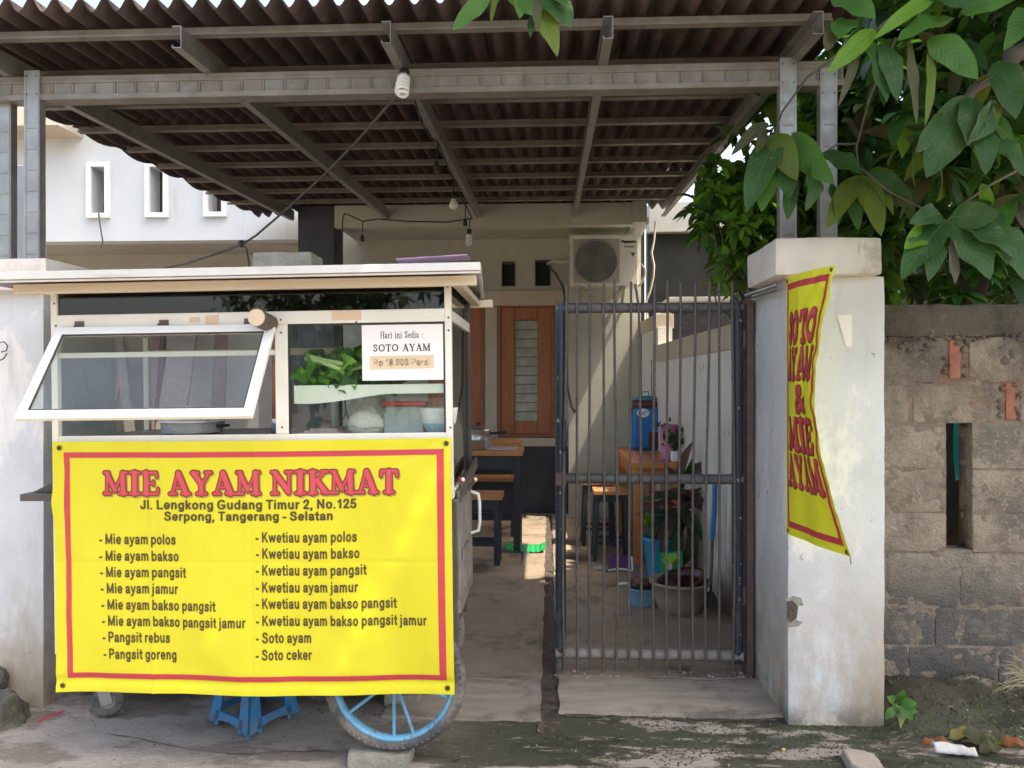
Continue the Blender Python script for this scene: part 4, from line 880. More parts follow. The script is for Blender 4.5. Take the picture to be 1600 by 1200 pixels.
b = MB(); b.lathe((PX(686, 3.08), 3.08, zf), [(0, .004)] + prof[:4], 32); b.build('base', M['bowlb'], bw0)
b = MB(); b.lathe((PX(686, 3.08), 3.08, zf), [(.068, .05), (.076, .10), (.078, .112), (.073, .112), (.064, .055)], 32); b.build('rim', M['bowlw'], bw0)
b = MB()
for k in range(3): b.box(PX(470, 3.05) + .02 * k, PX(535, 3.05) - .01 * k, 3.02 + .01 * k, 3.25, zf + .003 + .008 * k, zf + .010 + .008 * k)
tag(b.build('paper_stack', mat('pink_wrap', (.6, .35, .36), (.5, .42, .4), 30, .6)), 'stack of pinkish wrapping paper lying low in the cart', 'paper stack')
pot = thing('steel_pot', (PX(300, 3.2), 3.2, zf), 'shiny steel pot with domed lid under the propped cart window', 'pot')
pc = Vector((PX(300, 3.2), 3.2, zf))
b = MB(); b.lathe(pc, [(0, 0), (.118, 0), (.122, .004), (.122, .040), (.126, .044), (.126, .048), (.12, .048)], 48); b.build('body', M['chrome'], pot)
b = MB(); b.lathe(pc, [(.137, .047), (.138, .051), (.12, .056), (.07, .072), (.025, .080), (0, .081)], 48); ld = b.build('lid', M['chrome'], pot)
b = MB(); b.lathe(pc, [(.008, .08), (.009, .093), (.024, .098), (.027, .107), (.018, .113), (0, .114)], 24); b.build('knob', M['chrome'], ld)
b = MB(); b.tube([pc + Vector((.118, -.03, .03)), pc + Vector((.15, -.02, .03)), pc + Vector((.155, .01, .03)), pc + Vector((.118, .03, .03))], .006, 8); b.build('handle', M['black'], pot)
bt = thing('sauce_bottle', (PX(431, 3.1), 3.1, zf), 'small dark bottle with white cap beside the middle cart post', 'bottle')
b = MB(); q = Vector((PX(431, 3.1), 3.1, zf)); b.lathe(q, [(0, 0), (.018, 0), (.019, .03), (.012, .045)], 20); b.build('body', mat('dark_sauce', (.12, .15, .2), None, 4, .3), bt)
b = MB(); b.lathe(q, [(.012, .045), (.015, .047), (.015, .063), (0, .065)], 20); b.build('cap', M['white'], bt)
b = MB(); b.tube([P(535, 500, 3.3), P(536, 560, 3.28), P(538, 620, 3.25), P(541, 645, 3.22), P(533, 660, 3.2), P(530, 675, 3.2)], .0022, 6); b.tube([P(541, 645, 3.22), P(547, 660, 3.21), P(550, 680, 3.2)], .0022, 6)
tag(b.build('hanging_cord', M['black'], smooth=True), 'thin black cord hanging inside the glass display of the cart', 'cord')
# ---- paper notice on the glass
nx0, nx1, nz1, nz0 = PX(568, F), PX(696, F) - .002, PZ(510, F, 630), PZ(597, F, 630)
b = MB(); b.box(nx0, nx1, F + .0045, F + .0065, nz0, nz1)
nz_ = tag(b.build('paper_notice', M['paper']), 'white paper notice with black serif print on the display glass', 'notice')
lt = {  # light roman letters as strokes
 'H': (.78, [([(.16, .03), (.16, .97)], .06), ([(.62, .03), (.62, .97)], .06), ([(.16, .5), (.62, .5)], .03), ([(.04, .02), (.28, .02)], .022), ([(.04, .98), (.28, .98)], .022), ([(.5, .02), (.74, .02)], .022), ([(.5, .98), (.74, .98)], .022)]),
 'a': (.5, [([(.08, .52), (.14, .62), (.26, .62), (.31, .52), (.31, .1), (.4, .03), (.44, .08)], .05), ([(.31, .36), (.12, .27), (.08, .14), (.15, .05), (.31, .14)], .045)]),
 'r': (.44, [([(.14, .03), (.14, .62)], .055), ([(.14, .44), (.24, .6), (.36, .6)], .045), ([(.03, .02), (.26, .02)], .022), ([(.03, .63), (.14, .63)], .022)]),
 'i': (.3, [([(.15, .03), (.15, .62)], .055), ([(.15, .86), (.15, .87)], .06), ([(.03, .02), (.27, .02)], .022), ([(.04, .63), (.15, .63)], .022)]),
 'n': (.58, [([(.14, .03), (.14, .62)], .055), ([(.14, .48), (.26, .62), (.38, .6), (.42, .46), (.42, .03)], .05), ([(.03, .02), (.25, .02)], .022), ([(.31, .02), (.54, .02)], .022)]),
 'S': (.58, [([(.47, .76), (.42, .9), (.28, .96), (.13, .88), (.1, .74), (.2, .6), (.38, .44), (.46, .28), (.4, .1), (.26, .03), (.12, .1), (.08, .27)], .055)]),
 'e': (.46, [([(.08, .36), (.38, .36), (.36, .54), (.24, .63), (.1, .52), (.07, .32), (.12, .12), (.26, .04), (.4, .14)], .045)]),
 'd': (.56, [([(.4, .96), (.4, .03)], .055), ([(.4, .5), (.28, .62), (.13, .55), (.08, .32), (.14, .1), (.27, .04), (.4, .14)], .045), ([(.3, .97), (.4, .97)], .022), ([(.4, .02), (.52, .02)], .022)]),
 'O': (.8, [(arc(.4, .5, .31, .45, 0, 360, 22), .055)]), 'T': (.7, [([(.35, .03), (.35, .96)], .065), ([(.06, .74), (.07, .97), (.63, .97), (.64, .74)], .026), ([(.22, .02), (.48, .02)], .022)]),
 'A': (.76, [([(.14, .02), (.38, .97)], .03), ([(.38, .97), (.64, .02)], .07), ([(.22, .32), (.52, .32)], .024), ([(.03, .02), (.24, .02)], .022), ([(.52, .02), (.74, .02)], .022)]),
 'Y': (.74, [([(.12, .97), (.38, .44)], .065), ([(.62, .97), (.38, .44)], .03), ([(.38, .44), (.38, .03)], .065), ([(.02, .98), (.25, .98)], .022), ([(.52, .98), (.72, .98)], .022), ([(.25, .02), (.5, .02)], .022)]),
 'M': (.95, [([(.14, .03), (.15, .97)], .03), ([(.15, .97), (.45, .06)], .065), ([(.45, .06), (.76, .97)], .03), ([(.78, .03), (.78, .97)], .065), ([(.03, .02), (.25, .02)], .022), ([(.66, .02), (.9, .02)], .022), ([(.04, .98), (.16, .98)], .022), ([(.76, .98), (.9, .98)], .022)]),
 ':': (.3, [([(.12, .1), (.12, .11)], .06), ([(.12, .5), (.12, .51)], .06)])}
nf = lambda x, z, l: Vector((x, F + .0045 - l * .25, z))
b = MB()
pxn = lambda u: nx0 + (u - 568) / 128 * (nx1 - nx0); pzn = lambda v: nz1 - (v - 510) / 87 * (nz1 - nz0)
BOLD = [(.012, .0012, 0, (0, 0))]
glyphs(b, 'Hari ini Sedia :', pxn(597), pxn(665), pzn(531), pzn(520.5) - pzn(531), nf, BOLD, .04, lt)
glyphs(b, 'SOTO AYAM', pxn(585.5), pxn(676), pzn(551.5), pzn(540.5) - pzn(551.5), nf, [(.02, .0012, 0, (0, 0))], .05, lt)
b.build('lettering', M['ink'], nz_)
b = MB(); b.add([nf(pxn(u), pzn(v), .0016) for u, v in [(580, 559), (681, 558), (681, 579), (580, 580)]], [(0, 1, 2, 3)])
tp = b.build('tape', M['tape'], nz_)
b = MB(); put_text(b, 'Rp 18.000/Porsi', pxn(586), pxn(675), pzn(574.5), pzn(563) - pzn(574.5), lambda x, z, l: nf(x, z, .003), 0, -.022); b.build('price', M['tapeink'], tp)

# ================================================================== BANNER ON THE CART
BYY = 2.900; BX0, BX1, BZ0, BZ1 = PX(83, BYY), PX(706, BYY), .307, 1.286
def bwave(x, z):
    t = (z - BZ0) / (BZ1 - BZ0); s = (x - BX0) / (BX1 - BX0)
    return (.006 * math.sin(s * 9 + t * 2.2) * (1 - t) + .0035 * math.sin(s * 23 + t * 4) * (.25 + .75 * (1 - t)) - .018 * max(0, s - .62) * math.sin(t * 3.1) * 1.6 + .010 * math.exp(-((s - .80 + .18 * t) / .05) ** 2) * math.sin(math.pi * min(1, t * 1.3)) * -1
            + .0012 * math.exp(-((t - .52) / .008) ** 2) + .002 * math.exp(-((s - .5) / .005) ** 2) - .003 * math.exp(-((s - .25) / .006) ** 2) + .0045 * noise.noise(Vector((s * 6, 1, t * 5))) + .0022 * noise.noise(Vector((s * 17, 4, t * 10))) + .004 * math.exp(-(((s - .06) + (1 - t) * .5 - .03) / .02) ** 2) * math.exp(-((1 - t) / .2) ** 2) + .004 * math.exp(-(((1 - s) * .9 - (1 - t) - .02) / .02) ** 2) * math.exp(-((1 - t) / .25) ** 2)
            + .006 * math.exp(-((t - .045) / .02) ** 2) - .006 * math.exp(-((s - .02) / .012) ** 2) * math.exp(-((t - .76) / .08) ** 2))
def bf(x, z, l=0):
    t = (z - BZ0) / (BZ1 - BZ0); s = (x - BX0) / (BX1 - BX0)
    zz = z + .004 * math.sin(s * 7 + 1) * (1 - t) - .004 * math.sin(s * math.pi) * t
    xx = x + (-.008 * (1 - s) * math.exp(-((t - .76) / .05) ** 2) * math.exp(-(s / .02) ** 2))
    return Vector((xx, BYY + bwave(x, z) - l, zz))
ban = thing('menu_banner', (-1.13, BYY, .32), 'yellow vinyl menu banner with red border hung across the cart front', 'banner')
b = MB(); b.grid(lambda i, j: bf(BX0 + (BX1 - BX0) * i, BZ0 + (BZ1 - BZ0) * j), 260, 170)
o = b.build('sheet', M['yellow'], ban, smooth=True); o.modifiers.new('thick', 'SOLIDIFY').thickness = -.0006; o.modifiers[0].offset = -1
o.modifiers.clear()
def B(u, v):
    s = (u - 83.5) / 623; vt = 690.5 - .013 * (u - 85); vb = 1082 + .0085 * (u - 82)
    return BX0 + (BX1 - BX0) * s, BZ1 - (BZ1 - BZ0) * (v - vt) / (vb - vt)
b = MB()
xa, za = B(101.5, 707); xb, zb2 = B(695, 699.5); xa2, zc = B(101, 1061); zo = (za + zb2) / 2; th = .0215
def rect(x0, x1, z0, z1, n, m): b.grid(lambda i, j: bf(x0 + (x1 - x0) * i, z0 + (z1 - z0) * j, .0012), n, m)
rect(xa, xb, za - th, za, 120, 3); rect(xa, xb, zc, zc + th, 120, 3); rect(xa, xa + th, zc + th, za - th, 3, 80); rect(xb - th * 1.25, xb, zc + th, za - th, 3, 80)
b.build('border', M['vinyl_red'], ban)
b = MB(); x0, z0 = B(163, 774.5); x1, z1 = B(627, 769); _, zt = B(163, 736)
glyphs(b, 'MIE AYAM NIKMAT', x0, x1, (z0 + z1) / 2, zt - z0, bf, LOOK, .0)
b.build('title', PRINT, ban)
b = MB()
def line(u0, u1, v, cap, txt, bold=.0):
    xx0, zz0 = B(u0, v); xx1, _ = B(u1, v); put_text(b, txt, xx0, xx1, zz0, cap * .00243, bf, 0, bold)
line(222, 560, 795, 15.5, 'Jl. Lengkong Gudang Timur 2, No.125', .01); line(260, 524, 812.5, 15, 'Serpong, Tangerang - Selatan', .01)
b.build('address', M['vinyl_dark'], ban)
b = MB()
for u1, v, t_ in ((278, 850.5, 'Mie ayam polos'), (282, 876.5, 'Mie ayam bakso'), (293, 902, 'Mie ayam pangsit'), (280, 927.5, 'Mie ayam jamur'), (340, 953, 'Mie ayam bakso pangsit'), (386, 978.5, 'Mie ayam bakso pangsit jamur'), (266, 1004, 'Pangsit rebus'), (276, 1030.5, 'Pangsit goreng')):
    line(156.5 + (v - 850) * .018, u1, v, 17.5, '- ' + t_)
b.build('menu_column', M['vinyl_dark'], ban); b = MB()
for u1, v, t_ in ((560, 846, 'Kwetiau ayam polos'), (564, 871.5, 'Kwetiau ayam bakso'), (574, 897.5, 'Kwetiau ayam pangsit'), (561, 924, 'Kwetiau ayam jamur'), (620, 949.5, 'Kwetiau ayam bakso pangsit'), (666, 976.5, 'Kwetiau ayam bakso pangsit jamur'), (488, 1003, 'Soto ayam'), (488, 1029.5, 'Soto ceker')):
    line(403 - (v - 850) * .008, u1, v, 17.5, '- ' + t_)
b.build('menu_column', M['vinyl_dark'], ban)
for (u, v) in ((95, 700), (699, 691), (94, 1072), (696, 1077)):
    b = MB(); x, z = B(u, v); p = bf(x, z, .002)
    b.lathe(p, [(.004, 0), (.008, .003), (.0105, .001), (.0105, -.001)], 16, 0, Matrix.Rotation(R(90), 4, 'X')); b.lathe(p, [(0, .0012), (.006, .0012)], 16, 1, Matrix.Rotation(R(90), 4, 'X')); b.build('eyelet', [M['eyelet'], M['black']], ban)
settle(ban)
for o in list(S.objects):
    if o.name.split('.')[0] in ('paper_notice',): settle(o)

# ---- things on the cart roof and under it
b = MB(); b.roughbox(PX(396, 3.3), PX(489, 3.3), 3.28, 3.46, PZ(420, 3.3, 440) - .012, PZ(394, 3.3, 440), .02, .005, 14, .012)
tag(b.build('concrete_block', M['concrete'], smooth=True), 'worn grey concrete block lying on the cart roof', 'block')
b = MB(); a, c = P(622, 408, 2.95), P(733, 401.5, 2.95)
b.bar(a, c, .10, .006, up=(0, 0, 1)); tag(b.build('plastic_board', M['mauve'], bevel=.002), 'thin mauve plastic board lying on the cart roof', 'board')
b = MB(); b.roughbox(PX(543, 2.98), PX(640, 2.98), 2.97, 3.1, -.01, .050, .02, .004, 12, .008)
tag(b.build('paving_brick', M['concrete'], smooth=True), 'flat grey brick wedged under the front cart wheel', 'brick')
b = MB(); b.roughbox(-.77, -.61, 3.55, 3.65, -.01, .050, .02, .004, 12, .008)
tag(b.build('paving_brick', M['concrete'], smooth=True), 'flat grey brick under the rear cart wheel', 'brick')
for (u, v, Y, lab) in ((721, 749, 3.12, 'red and white clothes peg on the side tray, nearer the banner'), (741, 749, 3.5, 'red and white clothes peg at the rear end of the side tray')):
    p = P(u, v, Y); o = thing('clothes_peg', p, lab, 'peg', 'clothes pegs on the cart side tray')
    b = MB(); b.box(p.x - .012, p.x + .012, p.y - .006, p.y + .006, p.z - .012, p.z + .008); b.build('clip', M['redplastic'], o, bevel=.002)
    b = MB(); b.lathe(p + Vector((.006, -.006, 0)), [(0, .01), (.007, .007), (.01, 0), (.007, -.007), (0, -.01)], 12); b.build('bead', M['white'], o)

# ---- blue plastic stool under the cart
c0, c1, c2 = Vector((-1.269, 3.186, 0)), Vector((-1.522, 3.346, 0)), Vector((-1.129, 3.448, 0)); c3 = c1 + c2 - c0
cen = (c0 + c3) / 2
st = thing('plastic_stool', (cen.x, cen.y, 0), 'blue plastic stool standing under the cart banner', 'stool')
ht = .27; top = [cen + (c - cen) * .66 + Vector((0, 0, ht)) for c in (c0, c1, c3, c2)]; bot = [c0, c1, c3, c2]
b = MB()
def sp(i, s, z, inn=0):   # point on side i, s along, z height
    k = z / ht; a = bot[i].lerp(top[i], k); c = bot[(i + 1) % 4].lerp(top[(i + 1) % 4], k); p = a.lerp(c, s)
    n = ((bot[i] + bot[(i + 1) % 4]) / 2 - cen).normalized(); return p - n * inn
for i in range(4):
    def panel(z0, z1, s0f, s1f, nz=6):
        for inn in (0, .008):
            b.grid(lambda a, j: sp(i, s0f(z0 + (z1 - z0) * j) + (s1f(z0 + (z1 - z0) * j) - s0f(z0 + (z1 - z0) * j)) * a, z0 + (z1 - z0) * j, inn), 3, nz)
        for f in (s0f, s1f):
            b.grid(lambda a, j: sp(i, f(z0 + (z1 - z0) * j), z0 + (z1 - z0) * j, .008 * a), 1, nz)
    panel(0, ht, lambda z: 0, lambda z: .22 + .03 * math.cos(z * 9)); panel(0, ht, lambda z: .78 - .03 * math.cos(z * 9), lambda z: 1)
    b.grid(lambda a, j: sp(i, .16 + .68 * a, .016 + .014 * math.sin(math.pi * a) * (1 - j) + .045 * j, 0), 10, 2); b.grid(lambda a, j: sp(i, .16 + .68 * a, .016 + .014 * math.sin(math.pi * a) * (1 - j) + .045 * j, .010), 10, 2)
    b.grid(lambda a, j: sp(i, .16 + .68 * a, .063, .010 * j), 10, 1); b.grid(lambda a, j: sp(i, .16 + .68 * a, .016 + .014 * math.sin(math.pi * a), .010 * j), 10, 1)
    panel(ht * .74, ht, lambda z: .16, lambda z: .84, 2)
    panel(.0, .012, lambda z: -.01, lambda z: .2, 1); panel(.0, .012, lambda z: .8, lambda z: 1.01, 1)
b.build('legs', M['stoolblue'], st, smooth=False)
b = MB(); q = [cen + (c - cen) * .70 + Vector((0, 0, ht)) for c in (c0, c1, c3, c2)]
b.add(q + [p + Vector((0, 0, .015)) for p in q], [(3, 2, 1, 0), (4, 5, 6, 7), (0, 1, 5, 4), (1, 2, 6, 5), (2, 3, 7, 6), (3, 0, 4, 7)]); b.build('seat', M['stoolblue'], st, bevel=.006)
b = MB(); b.grid(lambda i, j: P(330, 1143, 3.36) + Vector((.09 * i + .01 * math.sin(j * 9), .12 * j, .03 * noise.noise(Vector((i * 4, j * 4, 2))) + .012 + .03 * math.sin(math.pi * i) * (1 - j * .5))), 14, 12)
tag(b.build('plastic_bag', M['clear'], smooth=True), 'crumpled clear plastic bag beneath the blue stool', 'bag')
# ================================================================== PILLAR BANNER
def vb(a, t):
    """a: 0 at the pillar .. 1 free edge, t: 0 top .. 1 bottom"""
    zl = 1.966 + (.845 - 1.966) * t; zr_ = 1.963 + (.853 - 1.963) * t
    wdt = .385 + .12 * t
    off = .075 * (1 - t) ** 2 + .085 * t ** 3 - .057 * math.sin(math.pi * min(1, t ** .9)) ** 1.4
    z = zl + (zr_ - zl) * a
    x = PX(1229, 3.432) + off * a ** 1.3 + .006 * math.sin(a * 9 + t * 5) * math.sin(math.pi * a) * (.4 + t * .6) - .022 * a * (1 - a) - .012 * math.sin(a * 3.1) * (1 - t) + .008 * math.exp(-((a - .62 - .2 * (t - .45)) / .07) ** 2) * math.exp(-((t - .4) / .25) ** 2)
    y = 3.432 - wdt * a
    x += a * (.010 * noise.noise(Vector((a * 3, 2, t * 9))) + .006 * noise.noise(Vector((a * 8, 7, t * 21))))
    y += .012 * a * noise.noise(Vector((1, 5, t * 7)))
    return Vector((x, y, z))
def vf(x, z, l=0):
    a, t = x, 1 - z; p = vb(a, t); e = .004
    n = (vb(a + e, t) - p).cross(vb(a, t + e) - p).normalized()
    if n.x > 0: n = -n
    return p + n * l
pb = thing('pillar_banner', (1.07, 3.3, .85), 'curled yellow vertical vinyl banner strapped to the gate pillar', 'banner')
b = MB(); b.grid(lambda i, j: vb(i, 1 - j), 60, 120); b.build('sheet', [mat('pillar_yellow_vinyl', (.78, .78, .03), (.74, .74, .03), 3, .45)], pb, smooth=True)  # even yellow, a little paler than the cart banner
b = MB()
def vrect(a0, a1, z0, z1, n, m): b.grid(lambda i, j: vf(a0 + (a1 - a0) * i, z0 + (z1 - z0) * j, .0012), n, m)
vrect(.05, .95, .948, .972, 40, 2); vrect(.05, .95, .030, .054, 40, 2); vrect(.05, .09, .054, .948, 3, 90); vrect(.91, .95, .054, .948, 3, 90)
b.build('border', M['vinyl_red'], pb)
b = MB()
for word, a0, a1, z0, h in (('SOTO', .13, .87, .735, .125), ('AYAM', .11, .88, .600, .120), ('&', .36, .68, .475, .11), ('MIE', .14, .86, .335, .125), ('AYAM', .11, .89, .195, .125)):
    glyphs(b, word, a0, a1, z0, h, vf, [(.03, .0016, 1, (.015, -.02)), (0, .0024, 0, (0, 0)), (-.06, .0032, 3, (-.01, .02))], .02)
b.build('lettering', PRINT, pb)
for (a_, z_) in ((.05, .985), (.96, .985), (.05, .014), (.96, .014)):
    b = MB(); q = vf(a_, z_, .002); b.lathe(q, [(.003, 0), (.007, .003), (.0095, 0)], 14, 0, Matrix.Rotation(R(-90), 4, 'Y')); b.build('eyelet', M['eyelet'], pb)
b = MB(); q = vf(.97, .985, .003); b.tube([q, q + Vector((.012, .01, .012)), q + Vector((.022, .06, -.01)), q + Vector((.01, .16, -.03)), q + Vector((.02, .3, -.02))], .0018, 5); q = vf(.97, .014, .003); b.tube([q, q + Vector((.01, -.004, -.015)), q + Vector((.016, .0, -.045))], .0018, 5); b.build('tie_cord', M['cable'], pb)
b = MB(); b.grid(lambda i, j: vf(.985 + .015 * i, j, -.001 + .002 * i), 2, 90); b.build('hem', M['paper'], pb)
for (v0, v1, dz, lab) in ((458, 441, .03, 'upper grey webbing strap tying the banner to the pillar'), (791, 823, .022, 'lower grey webbing strap tying the banner to the pillar')):
    b = MB(); p0 = P(1169, v0, 3.98); p0.x = 1.068 - (.068 if v0 < 500 else 0); p1 = P(1231, v1, 3.43); p1.x = 1.066 - (.0 if v0 > 500 else .06)
    if v0 < 500: p1.x = 1.0
    for o_, wd in ((0, .022), (.030, .008)):
        b.add([p0 + Vector((-.002, 0, -o_)), p1 + Vector((-.002, 0, -o_)), p1 + Vector((-.002, 0, -o_ - wd)), p0 + Vector((-.002, 0, -o_ - wd)), p0 + Vector((.004, 0, -o_)), p1 + Vector((.004, 0, -o_)), p1 + Vector((.004, 0, -o_ - wd)), p0 + Vector((.004, 0, -o_ - wd))], [(0, 1, 2, 3), (7, 6, 5, 4), (0, 4, 5, 1), (3, 2, 6, 7), (0, 3, 7, 4), (1, 5, 6, 2)])
    sp_ = tag(b.build('strap', mat('webbing', (.16, .15, .15), (.11, .11, .11), 60, .7)), lab, 'strap', 'straps round the gate pillar')
    b = MB(); n = 22
    for k in range(n):
        q = p0.lerp(p1, (k + .2) / n); q2 = p0.lerp(p1, (k + .75) / n); b.bar(q + Vector((-.004, 0, -.011)), q2 + Vector((-.004, 0, -.011)), .003, .004)
    b.build('stitching', M['paper'], sp_)

# ================================================================== AIR CONDITIONER
AY = 8.22
ax_ = lambda u: PX(u, AY); az_ = lambda v: PZ(v, AY, 945)
ac = thing('air_conditioner', (ax_(945), 8.4, az_(447)), 'cream outdoor air conditioner unit mounted high on the house wall', 'air conditioner')
X0, X1, Z0, Z1 = ax_(891.5), ax_(997), az_(446), az_(369)
b = MB(); b.box(X0, X1, AY, 8.52, Z0, Z1); b.build('casing', M['acwhite'], ac, bevel=.008)
b = MB(); b.box(X0 - .008, X1 + .008, AY - .008, 8.53, Z1 - .03, Z1 + .012); b.build('lid', M['acwhite'], ac, bevel=.006)
fcx, fcz, fr_ = ax_(931), az_(408.5), (ax_(964) - ax_(899)) / 2
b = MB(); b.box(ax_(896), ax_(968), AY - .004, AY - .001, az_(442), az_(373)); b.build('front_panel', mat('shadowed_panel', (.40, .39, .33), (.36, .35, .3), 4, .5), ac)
MRY = Matrix.Rotation(R(90), 4, 'X')
b = MB(); b.lathe((fcx, AY - .006, fcz), [(0, 0), (fr_, 0), (fr_, .004)], 48, 0, MRY, False); fan = b.build('fan_opening', M['acdark'], ac)
b = MB()
for k in range(3):
    a0 = R(120 * k + 20); b.add([(fcx, AY - .0105, fcz)] + [(fcx + fr_ * .9 * math.cos(a0 + t * .14), AY - .0105 - .0002 * t, fcz + fr_ * .9 * math.sin(a0 + t * .14)) for t in range(8)], [(0, i, i + 1) for i in range(1, 8)])
b.build('fan_blade', mat('grey_blade', (.10, .10, .12), (.08, .08, .10), 5, .5), ac)
b = MB(); n = 23
for k in range(-n, n + 1):
    d = fr_ * k / (n + .5); h = math.sqrt(max(0, fr_ * fr_ - d * d))
    b.box(fcx - h, fcx + h, AY - .0155, AY - .0125, fcz + d - .0022, fcz + d + .0022)
    if k % 2 == 0: b.box(fcx + d - .0018, fcx + d + .0018, AY - .0185, AY - .0157, fcz - h, fcz + h)
b.lathe((fcx, AY - .016, fcz), [(fr_, -.004), (fr_ + .012, -.004), (fr_ + .012, .006), (fr_, .006), (fr_, -.004)], 48, 0, MRY)
b.build('grille', M['acwire'], ac)
b = MB(); af = lambda x, z, l: Vector((x, AY - .003, z)); put_text(b, 'Panasonic', ax_(971), ax_(994), az_(380), .032, af, 0, .03); put_text(b, 'Inverter', ax_(975), ax_(991), az_(387), .022, af, 1, 0)
b.add([af(ax_(985), az_(395), 0), af(ax_(993), az_(395), 0), af(ax_(989), az_(402), 0)], [(0, 1, 2)], 1)
b.build('lettering', [M['ink'], M['cable']], ac)
b = MB()
for x in (ax_(908), ax_(975)):
    b.box(x - .02, x + .02, AY + .02, 8.6, Z0 - .03, Z0 - .002); b.bar((x, AY + .06, Z0 - .03), (x, 8.59, Z0 - .26), .03, .03)
b.build('bracket', M['beige_wall'], ac)
b = MB(); p = lambda u, v, Y=8.4: P(u, v, Y)
for dx, dv in ((0, 0), (3, 4)): b = MB(); b.tube([p(906 + dx, 450), p(912 + dx, 462 + dv), p(925, 470 + dv), p(942, 471 + dv), p(958 - dx, 462 + dv), p(974 - dx, 450)], .016, 8); b.build('pipe', M['pipe'], ac)
b = MB()
b.tube([p(998, 447, 8.3), p(1003, 440, 8.25), p(1008, 430, 8.25), p(1008, 420, 8.25), p(1000, 410, 8.25), p(997, 425, 8.25), p(997, 445, 8.25)], .012, 8); b.build('pipe', M['pipe'], ac)
b = MB()
b.tube([p(892, 408, 8.6), p(880, 409, 8.7), p(866, 408, 8.8), p(856, 412, 8.95)], .02, 8)
b.build('pipe', M['pipe'], ac)
b = MB(); b.tube([p(858, 416, 8.85), p(868, 428, 8.8), p(878, 444, 8.78), p(882, 458, 8.78), p(884, 520, 8.55), p(886, 600, 8.5), p(893, 636, 8.5), p(899, 644, 8.5)], .014, 8); b.build('drain_hose', M['cable'], ac)
b = MB(); b.tube([P(1024, 346, 8.1), P(1022, 375, 8.1), P(1018, 395, 8.12), P(1022, 415, 8.12), P(1021, 432, 8.15), P(1016, 455, 8.2), P(1010, 470, 8.3), P(1012, 505, 8.4), P(1020, 520, 8.4), P(1050, 534, 8.0)], .011, 8)
tag(b.build('white_cable', M['wcable'], smooth=True), 'loose white cable hanging down beside the house corner', 'cable')

# ================================================================== CABLES AND BULBS
def cfl(p, name, label, s=1.0, dirv=(0, 0, -1), group='lamps strung under the canopy', lit=None):
    o = thing(name, p, label, 'light bulb', group)
    d = Vector(dirv).normalized(); Q = d.to_track_quat('Z', 'Y').to_matrix().to_4x4(); p = Vector(p)
    T = lambda x, y, z: p + Q @ Vector((x * s, y * s, z * s))
    b = MB(); b.lathe(p, [(0, -.045 * s), (.014 * s, -.043 * s), (.02 * s, -.03 * s), (.02 * s, 0), (.0, 0)], 18, 0, Q); b.build('socket', M['black'], o)
    b = MB(); b.lathe(p, [(.0, 0), (.024 * s, .001 * s), (.026 * s, .016 * s), (.02 * s, .03 * s), (0, .031 * s)], 20, 0, Q); b.build('base', M['bulb'], o)
    b = MB(); pts = [T(.021 * math.cos(t * .42), .021 * math.sin(t * .42), .036 + .0011 * t) for t in range(46)]
    pts += [T(.012 * math.cos(k), .012 * math.sin(k), .088) for k in (1.0, 2.2, 3.4)]
    b.tube(pts, .0072 * s, 8); b.build('spiral_tube', M['bulb'], o); return o
def socket(p, label):
    o = thing('lamp_socket', p, label, 'lamp socket', 'empty sockets strung under the canopy'); p = Vector(p)
    b = MB(); b.lathe(p, [(0, 0), (.019, .002), (.021, .04), (.012, .055), (.006, .075), (0, .076)], 16); b.build('shell', M['black'], o)
    b = MB(); b.lathe(p, [(0, -.001), (.013, -.001), (.014, -.004), (0, -.004)], 16); b.build('contact', M['steel'], o)
cfl(P(631, 121, 3.66), 'spiral_bulb', 'large spiral bulb hanging from the canopy front beam', 1.25, (0, -.55, -1))
cfl(P(733, 366, 7.3), 'spiral_bulb', 'small spiral bulb hanging low near the house fascia', 1.15)
lp = P(709, 317, 6.0)
lb = thing('round_bulb', lp, 'frosted round bulb hanging mid courtyard under the canopy', 'light bulb', 'lamps strung under the canopy')
b = MB(); b.lathe(lp, [(0, .085), (.016, .083), (.02, .05), (.02, .03), (0, .03)], 18); b.build('socket', M['black'], lb)
b = MB(); b.lathe(lp, [(0, .03), (.018, .03), (.022, .015), (.034, -.005), (.036, -.022), (.03, -.04), (.016, -.05), (0, -.053)], 24); b.build('globe', M['bulb'], lb)
for (u, v, Y, lab) in ((682, 268, 5.0, 'empty black lamp socket hanging nearest the front beam'), (727, 353, 7.2, 'empty black lamp socket beside the small spiral bulb'), (566, 377, 7.7, 'empty black lamp socket hanging left before the house wall')):
    socket(P(u, v, Y), lab)
b = MB()
b.tube([P(636, 118, 3.68), P(650, 165, 4.2), P(660, 195, 4.5), P(672, 214, 4.8), P(684, 222, 5.0), P(695, 250, 5.5), P(708, 280, 6.0), P(716, 300, 6.6), P(727, 320, 7.2), P(738, 341, 7.5)], .006, 6)
for (u0, v0, u1, v1, Y) in ((684, 222, 682, 252, 5.0), (708, 280, 709, 300, 6.0), (727, 320, 727, 342, 7.2), (735, 340, 733, 356, 7.3)): b.tube([P(u0, v0, Y), P(u1, v1, Y)], .005, 6)
b.tube([P(738, 341, 7.7), P(700, 347, 7.8), P(640, 346, 7.85), P(590, 342, 7.85), P(567, 346, 7.8), P(550, 338, 7.8), P(538, 334, 7.85), P(535, 345, 7.9), P(535, 410, 7.9), P(535, 470, 7.9)], .007, 6); b.tube([P(567, 346, 7.75), P(566, 362, 7.7)], .005, 6)
tag(b.build('lamp_cable', M['black'], smooth=True), 'black lamp cable strung along the canopy rafter towards the house', 'cable')
